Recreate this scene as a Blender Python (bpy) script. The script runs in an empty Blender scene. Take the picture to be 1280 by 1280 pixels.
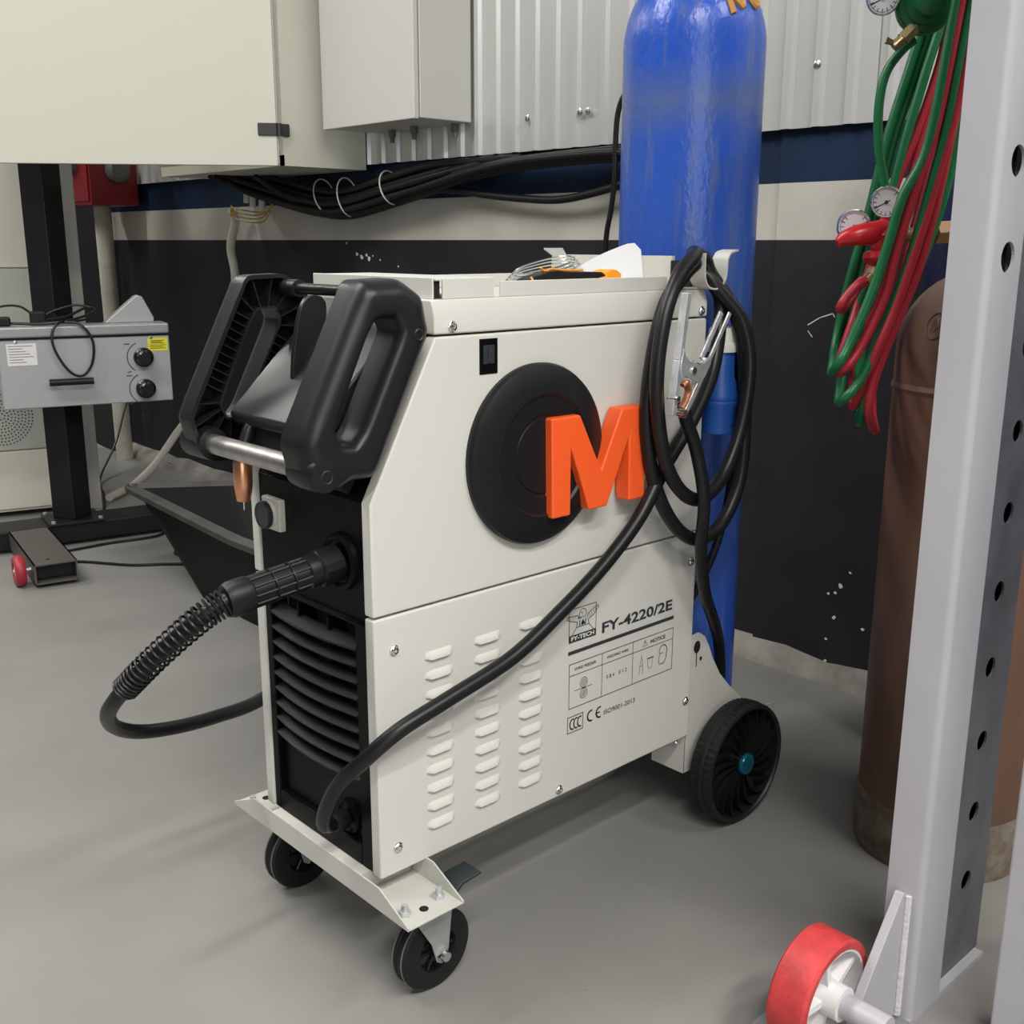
import bpy, bmesh, math, random
from mathutils import Vector, Matrix, Euler
random.seed(7)
scene = bpy.context.scene
COL = scene.collection
PI = math.pi
# World frame: X runs along the welding machine (front to rear), Y across it
# (from its printed side to its far side), Z up, metres, floor at z = 0.

# ------------------------------------------------------------------ camera
cam_data = bpy.data.cameras.new('camera')
cam_data.sensor_width = 36.0
cam_data.lens = 1358.9 / 1280.0 * 36.0
cam_data.clip_start = 0.02
cam = bpy.data.objects.new('camera', cam_data)
COL.objects.link(cam)
_r = Vector((0.7342, -0.6790, 0.0024)); _u = Vector((0.1616, 0.1781, 0.9707)); _f = Vector((0.6595, 0.7122, -0.2405))
_m = Matrix((_r, _u, -_f)).transposed().to_4x4()
_m.translation = Vector((-0.708, -1.006, 0.95))
cam.matrix_world = _m
scene.camera = cam

# ------------------------------------------------------------------ light
world = bpy.data.worlds.new('world'); scene.world = world
world.use_nodes = True
world.node_tree.nodes['Background'].inputs[0].default_value = (0.92, 0.95, 1.0, 1)
world.node_tree.nodes['Background'].inputs[1].default_value = 0.10

def ceiling_lamp(x, y, z, energy, sx=1.3, sy=0.2, rz=0.0, col=(1.0, 0.975, 0.93)):
    d = bpy.data.lights.new('ceiling_tube', 'AREA')
    d.shape = 'RECTANGLE'; d.size = sx; d.size_y = sy; d.energy = energy; d.color = col
    o = bpy.data.objects.new('ceiling_tube', d); COL.objects.link(o)
    o.location = (x, y, z); o.rotation_euler = (0, 0, rz)
    return o
for lx, ly, le in ((-1.2, -1.8, 74), (-0.1, -2.5, 76), (1.1, -2.0, 52), (-1.7, 1.4, 44), (-0.6, 1.0, 40), (-1.0, 3.4, 50), (-2.2, -3.4, 50), (0.3, 5.0, 50)):  # the last lamp is added to brighten the white pipe and wall there
    ceiling_lamp(lx, ly, 3.1, le)

# daylight from two tall narrow windows at the far end of the workshop, well behind the camera
for wx, wy in ((-5.0, -5.6), (-3.4, -6.6)):
    d = bpy.data.lights.new('tall_window', 'AREA'); d.shape = 'RECTANGLE'; d.size = 0.35; d.size_y = 2.6; d.energy = 42; d.color = (0.95, 0.98, 1.0)
    o = bpy.data.objects.new('tall_window', d); COL.objects.link(o); o.location = (wx, wy, 1.75)
    o.rotation_euler = Vector((0.7 - wx, 0.3 - wy, 0)).to_track_quat('-Z', 'Y').to_euler()
vs = scene.view_settings
vs.view_transform = 'Standard'; vs.look = 'None'; vs.gamma = 1.0; vs.use_curve_mapping = False
vs.exposure = -0.12

# ------------------------------------------------------------------ materials
MATS = {}
def mat(name, col, rough=0.5, metal=0.0, var=0.0, vscale=6.0, bump=0.0, bscale=60.0, col2=None, coat=0.0, stretch=None, spec=None):
    m = bpy.data.materials.new(name); m.use_nodes = True
    nt = m.node_tree; n = nt.nodes; l = nt.links
    b = n['Principled BSDF']
    b.inputs['Base Color'].default_value = (*col, 1)
    b.inputs['Roughness'].default_value = rough
    b.inputs['Metallic'].default_value = metal
    if coat: b.inputs['Coat Weight'].default_value = coat; b.inputs['Coat Roughness'].default_value = 0.15
    if spec is not None: b.inputs['Specular IOR Level'].default_value = spec
    if var or col2 or bump:
        tc = n.new('ShaderNodeTexCoord'); src = tc.outputs['Object']
        if stretch:
            mp = n.new('ShaderNodeMapping'); mp.inputs['Scale'].default_value = stretch
            l.new(src, mp.inputs['Vector']); src = mp.outputs['Vector']
        if var or col2:
            nz = n.new('ShaderNodeTexNoise'); nz.inputs['Scale'].default_value = vscale
            nz.inputs['Detail'].default_value = 5; nz.inputs['Roughness'].default_value = 0.6
            l.new(src, nz.inputs['Vector'])
            r = n.new('ShaderNodeValToRGB')
            c2 = col2 if col2 else tuple(c * (1 - var) for c in col)
            r.color_ramp.elements[0].position = 0.36; r.color_ramp.elements[0].color = (*c2, 1)
            r.color_ramp.elements[1].position = 0.62; r.color_ramp.elements[1].color = (*col, 1)
            l.new(nz.outputs['Fac'], r.inputs['Fac']); l.new(r.outputs['Color'], b.inputs['Base Color'])
        if bump:
            nb = n.new('ShaderNodeTexNoise'); nb.inputs['Scale'].default_value = bscale; nb.inputs['Detail'].default_value = 4
            l.new(src, nb.inputs['Vector'])
            bp = n.new('ShaderNodeBump'); bp.inputs['Strength'].default_value = bump; bp.inputs['Distance'].default_value = 0.002
            l.new(nb.outputs['Fac'], bp.inputs['Height']); l.new(bp.outputs['Normal'], b.inputs['Normal'])
    MATS[name] = m
    return m
mat('panel_paint', (0.625, 0.622, 0.572), 0.42, bump=0.05, bscale=400)
mat('louver_paint', (0.635, 0.632, 0.582), 0.38)
mat('cart_paint', (0.56, 0.555, 0.51), 0.42)
mat('black_plastic', (0.009, 0.009, 0.010), 0.42, spec=0.3, bump=0.12, bscale=900)
mat('handle_plastic', (0.011, 0.011, 0.0115), 0.36, spec=0.38, bump=0.10, bscale=700)
mat('front_plastic', (0.003, 0.003, 0.0035), 0.40, spec=0.12)
mat('cavity_black', (0.003, 0.003, 0.003), 0.8)
mat('console_gloss', (0.022, 0.025, 0.027), 0.30, spec=0.35)
mat('rubber', (0.009, 0.009, 0.010), 0.5, spec=0.3)
mat('cable_rubber', (0.009, 0.009, 0.010), 0.38, spec=0.35)
mat('cable_dull', (0.009, 0.009, 0.011), 0.45, spec=0.3)
mat('tyre', (0.010, 0.011, 0.011), 0.45, spec=0.35)
mat('hub_black', (0.009, 0.009, 0.010), 0.25)
mat('groove_grey', (0.16, 0.155, 0.15), 0.5)
mat('chrome', (0.72, 0.72, 0.70), 0.22, 1.0)
mat('zinc', (0.66, 0.68, 0.70), 0.36, 0.65, var=0.2, vscale=60)
mat('alu', (0.58, 0.57, 0.55), 0.42, 1.0, var=0.25, vscale=40)
mat('fork_steel', (0.42, 0.44, 0.43), 0.4, 0.6)
mat('copper', (0.90, 0.42, 0.24), 0.28, 0.85)
mat('brass', (0.50, 0.40, 0.22), 0.36, 1.0)
mat('valve_brown', (0.24, 0.13, 0.065), 0.45, 0.4)
mat('orange', (0.94, 0.115, 0.022), 0.42)
mat('tool_orange', (1.0, 0.36, 0.01), 0.4)
mat('print_black', (0.030, 0.032, 0.038), 0.6)
mat('print_white', (0.72, 0.72, 0.68), 0.6)
mat('blue_cap', (0.012, 0.15, 0.24), 0.25, 0.6)
mat('pedal', (0.022, 0.032, 0.034), 0.4)
mat('switch_ivory', (0.66, 0.65, 0.57), 0.4)
mat('knob_dark', (0.03, 0.035, 0.04), 0.3)
mat('plug_blue', (0.012, 0.075, 0.33), 0.4)
mat('plug_white', (0.75, 0.74, 0.66), 0.45)
mat('paper', (0.80, 0.81, 0.84), 0.7)
mat('felt', (0.62, 0.61, 0.55), 0.9, bump=0.9, bscale=500)
mat('cabinet_paint', (0.63, 0.625, 0.53), 0.45)
mat('cabinet_grey', (0.60, 0.595, 0.555), 0.45)
mat('gasket', (0.50, 0.50, 0.44), 0.6)
mat('hinge_black', (0.03, 0.03, 0.035), 0.45)
mat('cladding', (0.62, 0.625, 0.61), 0.30, 0.35)
mat('red_paint', (0.23, 0.012, 0.018), 0.4)
mat('grey_plastic', (0.14, 0.14, 0.14), 0.5)
mat('conduit', (0.55, 0.53, 0.45), 0.6, var=0.25, vscale=9)
mat('hose_white', (0.60, 0.58, 0.50), 0.5)
mat('wire_yellow', (0.42, 0.28, 0.03), 0.5)
mat('stand_steel', (0.010, 0.010, 0.012), 0.42, spec=0.3)
mat('foot_steel', (0.085, 0.078, 0.068), 0.5)
mat('box_silver', (0.40, 0.405, 0.41), 0.38, 0.25)
mat('box_lid', (0.36, 0.365, 0.37), 0.34, 0.4)
mat('label_white', (0.72, 0.70, 0.70), 0.6)
mat('label_yellow', (0.72, 0.64, 0.02), 0.5)
mat('wheel_red', (0.35, 0.02, 0.035), 0.45)
mat('roller_red', (0.60, 0.050, 0.050), 0.55, var=0.35, vscale=22, bump=0.5, bscale=120)
mat('unit_beige', (0.60, 0.585, 0.50), 0.5)
mat('unit_grey', (0.42, 0.42, 0.38), 0.5)
mat('tub', (0.004, 0.004, 0.0045), 0.5, spec=0.12)
mat('tub_rim', (0.055, 0.052, 0.047), 0.5, var=0.4, vscale=12)
mat('bar_grey', (0.30, 0.29, 0.27), 0.5)
mat('pillar_paint', (0.43, 0.422, 0.455), 0.38, var=0.06, vscale=5, bump=0.05, bscale=30)
mat('rail_dark', (0.115, 0.115, 0.135), 0.4, var=0.3, vscale=14)
mat('weld', (0.62, 0.61, 0.62), 0.35, bump=1.0, bscale=150)
mat('acetylene_brown', (0.180, 0.082, 0.052), 0.5, col2=(0.120, 0.066, 0.044), vscale=9, bump=0.25, bscale=40, stretch=(1, 1, 0.35))
mat('rust_base', (0.12, 0.08, 0.055), 0.8, col2=(0.20, 0.17, 0.135), vscale=30, bump=0.8, bscale=120)
mat('navy', (0.010, 0.017, 0.085), 0.35)
mat('hose_green', (0.006, 0.135, 0.043), 0.38)
mat('hose_red', (0.37, 0.016, 0.028), 0.42)
mat('reg_green', (0.006, 0.105, 0.032), 0.35)
mat('reg_red', (0.48, 0.010, 0.018), 0.3)
mat('dial', (0.80, 0.80, 0.82), 0.4)
mat('glass_black', (0.02, 0.02, 0.02), 0.1)
mat('marker_orange', (0.55, 0.27, 0.06), 0.6)
mat('concrete', (0.33, 0.315, 0.28), 0.85, col2=(0.20, 0.19, 0.17), vscale=10, bump=1.0, bscale=70)

def blue_cylinder_material():
    m = mat('cyl_blue', (0.018, 0.088, 0.52), 0.27, col2=(0.045, 0.105, 0.38), vscale=3.2, bump=0.7, bscale=95, stretch=(1, 1, 0.6))
    nt = m.node_tree; n = nt.nodes; l = nt.links; b = n['Principled BSDF']
    tc = n.new('ShaderNodeTexCoord')
    mp = n.new('ShaderNodeMapping'); mp.inputs['Scale'].default_value = (60, 60, 7)
    nz = n.new('ShaderNodeTexNoise'); nz.inputs['Scale'].default_value = 1.0; nz.inputs['Detail'].default_value = 6
    l.new(tc.outputs['Object'], mp.inputs['Vector']); l.new(mp.outputs['Vector'], nz.inputs['Vector'])
    r = n.new('ShaderNodeValToRGB'); r.color_ramp.elements[0].position = 0.54; r.color_ramp.elements[0].color = (0, 0, 0, 1)
    r.color_ramp.elements[1].position = 0.78; r.color_ramp.elements[1].color = (0.75, 0.75, 0.75, 1)
    l.new(nz.outputs['Fac'], r.inputs['Fac'])
    # worn grey ring where the shoulder is welded on (object z about 1.07)
    sp = n.new('ShaderNodeSeparateXYZ'); l.new(tc.outputs['Object'], sp.inputs[0])
    nz2 = n.new('ShaderNodeTexNoise'); nz2.inputs['Scale'].default_value = 14; l.new(tc.outputs['Object'], nz2.inputs['Vector'])
    ma = n.new('ShaderNodeMath'); ma.operation = 'SUBTRACT'; ma.inputs[1].default_value = 1.085; l.new(sp.outputs['Z'], ma.inputs[0])
    mb = n.new('ShaderNodeMath'); mb.operation = 'ABSOLUTE'; l.new(ma.outputs[0], mb.inputs[0])
    mc = n.new('ShaderNodeMath'); mc.operation = 'MULTIPLY_ADD'; mc.inputs[1].default_value = -16.0; mc.inputs[2].default_value = 1.0; l.new(mb.outputs[0], mc.inputs[0])
    md = n.new('ShaderNodeMath'); md.operation = 'MULTIPLY'; md.use_clamp = True; l.new(mc.outputs[0], md.inputs[0]); l.new(nz2.outputs['Fac'], md.inputs[1])
    me = n.new('ShaderNodeMath'); me.operation = 'MAXIMUM'; l.new(md.outputs[0], me.inputs[0]); l.new(r.outputs['Color'], me.inputs[1])
    mix = n.new('ShaderNodeMix'); mix.data_type = 'RGBA'
    old = b.inputs['Base Color'].links[0].from_socket
    l.new(me.outputs[0], mix.inputs['Factor']); l.new(old, mix.inputs['A']); mix.inputs['B'].default_value = (0.13, 0.16, 0.22, 1)
    l.new(mix.outputs['Result'], b.inputs['Base Color'])
blue_cylinder_material()

def floor_material():
    m = mat('floor_epoxy', (0.262, 0.256, 0.242), 0.42, col2=(0.212, 0.208, 0.196), vscale=1.6, bump=0.04, bscale=25)
    nt = m.node_tree; n = nt.nodes; l = nt.links; b = n['Principled BSDF']
    tc = n.new('ShaderNodeTexCoord')
    vz = n.new('ShaderNodeTexVoronoi'); vz.inputs['Scale'].default_value = 7.0
    l.new(tc.outputs['Object'], vz.inputs['Vector'])
    r = n.new('ShaderNodeValToRGB'); r.color_ramp.elements[0].position = 0.012; r.color_ramp.elements[0].color = (1, 1, 1, 1)
    r.color_ramp.elements[1].position = 0.022; r.color_ramp.elements[1].color = (0, 0, 0, 1)
    l.new(vz.outputs['Distance'], r.inputs['Fac'])
    mix = n.new('ShaderNodeMix'); mix.data_type = 'RGBA'
    old = b.inputs['Base Color'].links[0].from_socket
    l.new(r.outputs['Color'], mix.inputs['Factor']); l.new(old, mix.inputs['A']); mix.inputs['B'].default_value = (0.10, 0.095, 0.09, 1)
    l.new(mix.outputs['Result'], b.inputs['Base Color'])
    nz = n.new('ShaderNodeTexNoise'); nz.inputs['Scale'].default_value = 3.0; nz.inputs['Detail'].default_value = 5
    l.new(tc.outputs['Object'], nz.inputs['Vector'])
    mr = n.new('ShaderNodeMapRange'); mr.inputs['To Min'].default_value = 0.30; mr.inputs['To Max'].default_value = 0.52
    l.new(nz.outputs['Fac'], mr.inputs['Value']); l.new(mr.outputs['Result'], b.inputs['Roughness'])
floor_material()

def wall_material():
    """painted masonry: charcoal dado, off-white band, blue band, with chips of bare plaster"""
    m = bpy.data.materials.new('wall_paint'); m.use_nodes = True; MATS['wall_paint'] = m
    nt = m.node_tree; n = nt.nodes; l = nt.links; b = n['Principled BSDF']
    geo = n.new('ShaderNodeNewGeometry'); sp = n.new('ShaderNodeSeparateXYZ'); l.new(geo.outputs['Position'], sp.inputs[0])
    nz = n.new('ShaderNodeTexNoise'); nz.inputs['Scale'].default_value = 5; nz.inputs['Detail'].default_value = 6; l.new(geo.outputs['Position'], nz.inputs['Vector'])
    def step(edge):
        s = n.new('ShaderNodeMath'); s.operation = 'GREATER_THAN'; s.inputs[1].default_value = edge; l.new(sp.outputs['Z'], s.inputs[0]); return s.outputs[0]
    def ramp(c0, c1):
        r = n.new('ShaderNodeValToRGB'); r.color_ramp.elements[0].position = 0.35; r.color_ramp.elements[1].position = 0.65
        r.color_ramp.elements[0].color = (*c0, 1); r.color_ramp.elements[1].color = (*c1, 1)
        l.new(nz.outputs['Fac'], r.inputs['Fac']); return r.outputs['Color']
    def mixc(f, a, c):
        x = n.new('ShaderNodeMix'); x.data_type = 'RGBA'; l.new(f, x.inputs['Factor']); l.new(a, x.inputs['A']); l.new(c, x.inputs['B']); return x.outputs['Result']
    dark = ramp((0.015, 0.015, 0.018), (0.021, 0.021, 0.025)); white = ramp((0.47, 0.455, 0.40), (0.56, 0.54, 0.48)); blue = ramp((0.003, 0.014, 0.040), (0.005, 0.024, 0.066))
    # chips
    vz = n.new('ShaderNodeTexVoronoi'); vz.inputs['Scale'].default_value = 38; l.new(geo.outputs['Position'], vz.inputs['Vector'])
    nz2 = n.new('ShaderNodeTexNoise'); nz2.inputs['Scale'].default_value = 4.2; nz2.inputs['Detail'].default_value = 3; l.new(geo.outputs['Position'], nz2.inputs['Vector'])
    a = n.new('ShaderNodeMath'); a.operation = 'LESS_THAN'; a.inputs[1].default_value = 0.13; l.new(vz.outputs['Distance'], a.inputs[0])
    c = n.new('ShaderNodeMath'); c.operation = 'GREATER_THAN'; c.inputs[1].default_value = 0.685; l.new(nz2.outputs['Fac'], c.inputs[0])
    d = n.new('ShaderNodeMath'); d.operation = 'MULTIPLY'; l.new(a.outputs[0], d.inputs[0]); l.new(c.outputs[0], d.inputs[1])
    chip = n.new('ShaderNodeRGB'); chip.outputs[0].default_value = (0.45, 0.45, 0.45, 1)
    dark = mixc(d.outputs[0], dark, chip.outputs[0])
    colr = mixc(step(0.957), dark, white); colr = mixc(step(1.075), colr, blue)
    l.new(colr, b.inputs['Base Color']); b.inputs['Roughness'].default_value = 0.5; b.inputs['Specular IOR Level'].default_value = 0.3
    nb = n.new('ShaderNodeTexNoise'); nb.inputs['Scale'].default_value = 30; l.new(geo.outputs['Position'], nb.inputs['Vector'])
    bp = n.new('ShaderNodeBump'); bp.inputs['Strength'].default_value = 0.25; bp.inputs['Distance'].default_value = 0.004
    l.new(nb.outputs['Fac'], bp.inputs['Height']); l.new(bp.outputs['Normal'], b.inputs['Normal'])
wall_material()

# ------------------------------------------------------------------ mesh helpers
def new(): return bmesh.new()
def box(bm, x0, x1, y0, y1, z0, z1):
    v = [bm.verts.new((x, y, z)) for x in (x0, x1) for y in (y0, y1) for z in (z0, z1)]
    for f in ((0, 1, 3, 2), (4, 6, 7, 5), (0, 4, 5, 1), (2, 3, 7, 6), (0, 2, 6, 4), (1, 5, 7, 3)):
        bm.faces.new([v[i] for i in f])
    return v
AX = {'x': lambda a, p, q: (a, p, q), 'y': lambda a, p, q: (p, a, q), 'z': lambda a, p, q: (p, q, a)}
def prism(bm, pts, axis, a0, a1):
    """extrude a 2D polygon: axis x -> pts are (y,z); y -> (x,z); z -> (x,y)"""
    f = AX[axis]
    lo = [bm.verts.new(f(a0, *p)) for p in pts]; hi = [bm.verts.new(f(a1, *p)) for p in pts]
    bm.faces.new(lo); bm.faces.new(list(reversed(hi)))
    n = len(pts)
    for i in range(n):
        bm.faces.new((lo[i], hi[i], hi[(i + 1) % n], lo[(i + 1) % n]))
def frame_of(d):
    d = Vector(d).normalized()
    a = Vector((0, 0, 1)) if abs(d.z) < 0.9 else Vector((1, 0, 0))
    s = d.cross(a).normalized(); t = d.cross(s).normalized()
    return d, s, t
def rod(bm, p0, p1, r0, r1=None, n=16):
    p0 = Vector(p0); p1 = Vector(p1); r1 = r0 if r1 is None else r1
    d, s, t = frame_of(p1 - p0)
    rings = []
    for p, r in ((p0, r0), (p1, r1)):
        rings.append([bm.verts.new(p + s * (r * math.cos(2 * PI * i / n)) + t * (r * math.sin(2 * PI * i / n))) for i in range(n)])
    for i in range(n):
        bm.faces.new((rings[0][i], rings[0][(i + 1) % n], rings[1][(i + 1) % n], rings[1][i]))
    bm.faces.new(list(reversed(rings[0]))); bm.faces.new(rings[1])
def lathe(bm, prof, origin, axis, n=32, rfun=None):
    """prof: list of (radius, distance along axis)"""
    o = Vector(origin); d, s, t = frame_of(axis)
    rings = []
    for k, (r, h) in enumerate(prof):
        if r < 1e-6: rings.append([bm.verts.new(o + d * h)]); continue
        ring = []
        for i in range(n):
            rr = r if rfun is None else rfun(k, i, r)
            a = 2 * PI * i / n
            ring.append(bm.verts.new(o + d * h + s * (rr * math.cos(a)) + t * (rr * math.sin(a))))
        rings.append(ring)
    for A_, B_ in zip(rings, rings[1:]):
        for i in range(n):
            j = (i + 1) % n
            if len(A_) == 1 and len(B_) == 1: continue
            if len(A_) == 1: bm.faces.new((A_[0], B_[j], B_[i]))
            elif len(B_) == 1: bm.faces.new((A_[i], A_[j], B_[0]))
            else: bm.faces.new((A_[i], A_[j], B_[j], B_[i]))
    if tuple(prof[0]) == tuple(prof[-1]) and len(prof) > 3:
        bmesh.ops.remove_doubles(bm, verts=[v for rg_ in (rings[0], rings[-1]) for v in rg_], dist=1e-6)
        return
    if len(rings[0]) > 1: bm.faces.new(list(reversed(rings[0])))
    if len(rings[-1]) > 1: bm.faces.new(rings[-1])
def spline(pts, k=8, closed=False):
    P = [Vector(p) for p in pts]; n = len(P); out = []
    rng = range(n) if closed else range(n - 1)
    for i in rng:
        if closed: a, b, c, d = P[i - 1], P[i], P[(i + 1) % n], P[(i + 2) % n]
        else: a, b, c, d = P[max(i - 1, 0)], P[i], P[i + 1], P[min(i + 2, n - 1)]
        for j in range(k):
            t = j / k
            out.append(0.5 * ((2 * b) + (c - a) * t + (2 * a - 5 * b + 4 * c - d) * t * t + (3 * b - a - 3 * c + d) * t ** 3))
    if not closed: out.append(P[-1])
    return out
def tube(bm, pts, r, n=10, smooth=8, closed=False, flat=None):
    P = spline(pts, smooth, closed) if smooth else [Vector(p) for p in pts]
    m = len(P); rings = []
    s = None
    for i in range(m):
        if closed: d = (P[(i + 1) % m] - P[i - 1])
        else: d = P[min(i + 1, m - 1)] - P[max(i - 1, 0)]
        if d.length < 1e-9: d = Vector((0, 0, 1))
        d.normalize()
        if s is None: _, s, _ = frame_of(d)
        s = (s - d * s.dot(d))
        if s.length < 1e-6: _, s, _ = frame_of(d)
        s.normalize(); t = d.cross(s)
        rr = r(i / (m - 1)) if callable(r) else r
        rings.append([bm.verts.new(P[i] + s * (rr * math.cos(2 * PI * k / n)) + t * (rr * math.sin(2 * PI * k / n))) for k in range(n)])
    for A_, B_ in zip(rings, rings[1:]):
        for i in range(n): bm.faces.new((A_[i], A_[(i + 1) % n], B_[(i + 1) % n], B_[i]))
    if closed:
        A_, B_ = rings[-1], rings[0]
        best = min(range(n), key=lambda o: (A_[0].co - B_[o].co).length)
        for i in range(n): bm.faces.new((A_[i], A_[(i + 1) % n], B_[(i + 1 + best) % n], B_[(i + best) % n]))
    else:
        bm.faces.new(list(reversed(rings[0]))); bm.faces.new(rings[-1])
def chaikin(pts, it=2):
    for _ in range(it):
        q = []
        for i in range(len(pts)):
            a, b = pts[i], pts[(i + 1) % len(pts)]
            q.append((a[0] * .75 + b[0] * .25, a[1] * .75 + b[1] * .25)); q.append((a[0] * .25 + b[0] * .75, a[1] * .25 + b[1] * .75))
        pts = q
    return pts
def resample(pts, n):
    L = [0]
    for i in range(len(pts)): L.append(L[-1] + math.dist(pts[i], pts[(i + 1) % len(pts)]))
    out = []; j = 0
    for k in range(n):
        t = L[-1] * k / n
        while L[j + 1] < t: j += 1
        a, b = pts[j], pts[(j + 1) % len(pts)]; f = (t - L[j]) / max(L[j + 1] - L[j], 1e-9)
        out.append((a[0] + (b[0] - a[0]) * f, a[1] + (b[1] - a[1]) * f))
    return out
def offset(pts, d):
    """offset a closed 2D loop, positive = outward"""
    n = len(pts); ar = sum(pts[i][0] * pts[(i + 1) % n][1] - pts[(i + 1) % n][0] * pts[i][1] for i in range(n))
    sg = 1 if ar > 0 else -1; out = []
    for i in range(n):
        a, b = pts[i - 1], pts[(i + 1) % n]; dx, dy = b[0] - a[0], b[1] - a[1]; q = math.hypot(dx, dy) or 1
        out.append((pts[i][0] + sg * dy / q * d, pts[i][1] - sg * dx / q * d))
    return out
def stroke(bm, pts, w, put, closed=False):
    """flat printed line of width w; put maps 2D to 3D"""
    n = len(pts)
    for i in range(n if closed else n - 1):
        a, b = pts[i], pts[(i + 1) % n]; dx, dy = b[0] - a[0], b[1] - a[1]; q = math.hypot(dx, dy) or 1
        ux, uy = dx / q * w / 2, dy / q * w / 2; nx, ny = -uy, ux
        bm.faces.new([bm.verts.new(put(*p)) for p in ((a[0] - ux + nx, a[1] - uy + ny), (a[0] - ux - nx, a[1] - uy - ny), (b[0] + ux - nx, b[1] + uy - ny), (b[0] + ux + nx, b[1] + uy + ny))])
def poly(bm, pts, put): bm.faces.new([bm.verts.new(put(*p)) for p in pts])
def arc(cx, cy, r, a0, a1, n=16, ry=None):
    ry = r if ry is None else ry
    return [(cx + r * math.cos(math.radians(a0 + (a1 - a0) * i / n)), cy + ry * math.sin(math.radians(a0 + (a1 - a0) * i / n))) for i in range(n + 1)]

ORG = {}
def obj(name, bm, m, parent=None, bevel=0.0, seg=2, smooth=True, angle=0.7, local=False):
    me = bpy.data.meshes.new(name)
    bmesh.ops.recalc_face_normals(bm, faces=bm.faces[:])
    bm.to_mesh(me); bm.free()
    o = bpy.data.objects.new(name, me); COL.objects.link(o)
    me.materials.append(MATS[m])
    if smooth:
        me.shade_smooth(); me.set_sharp_from_angle(angle=angle)
    if parent is not None:
        o.parent = parent
        org = ORG[parent.name]
        if not local: me.transform(Matrix.Translation(-org))
        ORG[o.name] = org
    else:
        xs = [v.co for v in me.vertices]
        if local: org = Vector((0, 0, 0))
        else: org = Vector(((min(c.x for c in xs) + max(c.x for c in xs)) / 2, (min(c.y for c in xs) + max(c.y for c in xs)) / 2, min(c.z for c in xs)))
        me.transform(Matrix.Translation(-org)); o.location = org; ORG[o.name] = org
    if bevel:
        b = o.modifiers.new('bevel', 'BEVEL'); b.width = bevel; b.segments = seg; b.limit_method = 'ANGLE'; b.angle_limit = 0.6
        b.harden_normals = True
    return o
def tag(o, label, cat, group=None):
    o['label'] = label; o['category'] = cat
    if group: o['group'] = group
    return o
def thing(name, label, cat, loc, rz=0.0, group=None):
    o = bpy.data.objects.new(name, None); COL.objects.link(o)
    o.location = loc; o.rotation_euler = (0, 0, rz); o.empty_display_size = 0.1
    ORG[o.name] = Vector(loc)
    return tag(o, label, cat, group)
def struct(o):
    o['kind'] = 'structure'; return o
def text_mesh(bm, body, put, u0, u1, z0, z1, fat=0.0):
    """flat lettering stretched to the given rectangle"""
    c = bpy.data.curves.new('t', 'FONT'); c.body = body; c.size = 1.0; c.offset = fat; c.resolution_u = 3
    o = bpy.data.objects.new('t', c); COL.objects.link(o)
    dg = bpy.context.evaluated_depsgraph_get(); me = bpy.data.meshes.new_from_object(o.evaluated_get(dg))
    xs = [v.co.x for v in me.vertices]; ys = [v.co.y for v in me.vertices]
    ax, bx, ay, by = min(xs), max(xs), min(ys), max(ys)
    vs_ = [bm.verts.new(put(u0 + (v.co.x - ax) / (bx - ax) * (u1 - u0), z0 + (v.co.y - ay) / (by - ay) * (z1 - z0))) for v in me.vertices]
    for p in me.polygons:
        try: bm.faces.new([vs_[i] for i in p.vertices])
        except ValueError: pass
    bpy.data.objects.remove(o); bpy.data.curves.remove(c); bpy.data.meshes.remove(me)

# ================================================================== SETTING
WX = 1.373                                   # face of the masonry wall
b = new(); box(b, -5.0, 1.60, -5.0, 8.0, -0.06, 0.0)
struct(obj('floor', b, 'floor_epoxy', smooth=False))
b = new(); box(b, WX, WX + 0.16, -3.0, 8.0, 0.0, 2.9)
wall = struct(obj('wall_back', b, 'wall_paint', smooth=False))
b = new(); box(b, WX - 0.007, WX + 0.001, -3.0, 0.392, 0.0, 1.19)
obj('plaster_coat', b, 'wall_paint', wall, smooth=False)
def cladding(y0, y1, xo):
    bm = new(); prof = []; y = y0; p = 0.074
    x = WX - 0.022 + xo
    while y < y1 - 1e-4:
        for dy, dx in ((0, 0), (0.040, 0), (0.046, -0.010), (0.062, -0.010), (0.068, 0)):
            if y + dy <= y1: prof.append((x + dx, y + dy))
        y += p
    prof.append((x, y1))
    lo = [bm.verts.new((a, c, 1.182)) for a, c in prof]; hi = [bm.verts.new((a, c, 2.9)) for a, c in prof]
    lb = [bm.verts.new((a + 0.002, c, 1.182)) for a, c in prof]; hb = [bm.verts.new((a + 0.002, c, 2.9)) for a, c in prof]
    for i in range(len(prof) - 1):
        bm.faces.new((lo[i], lo[i + 1], hi[i + 1], hi[i])); bm.faces.new((lb[i + 1], lb[i], hb[i], hb[i + 1]))
        bm.faces.new((lo[i + 1], lo[i], lb[i], lb[i + 1]))
    return obj('cladding_panel', bm, 'cladding', wall, smooth=False)
edges = [-3.0, -1.9, -0.95, 0.17, 0.93, 1.86, 2.80, 3.74, 4.68, 5.62, 6.56, 8.0]
for i in range(len(edges) - 1):
    cladding(edges[i], edges[i + 1] + 0.012, -0.003 * (i % 2))
for y, z in ((0.300, 1.30), (0.962, 1.262), (0.935, 1.262), (0.30, 1.62), (1.15, 1.262), (0.62, 1.30)):
    b = new(); lathe(b, [(0.009, 0), (0.009, 0.002), (0.0055, 0.003), (0.005, 0.007), (0, 0.008)], (WX - 0.033, y, z), (-1, 0, 0), 12)
    obj('cladding_screw', b, 'chrome', wall)
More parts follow.
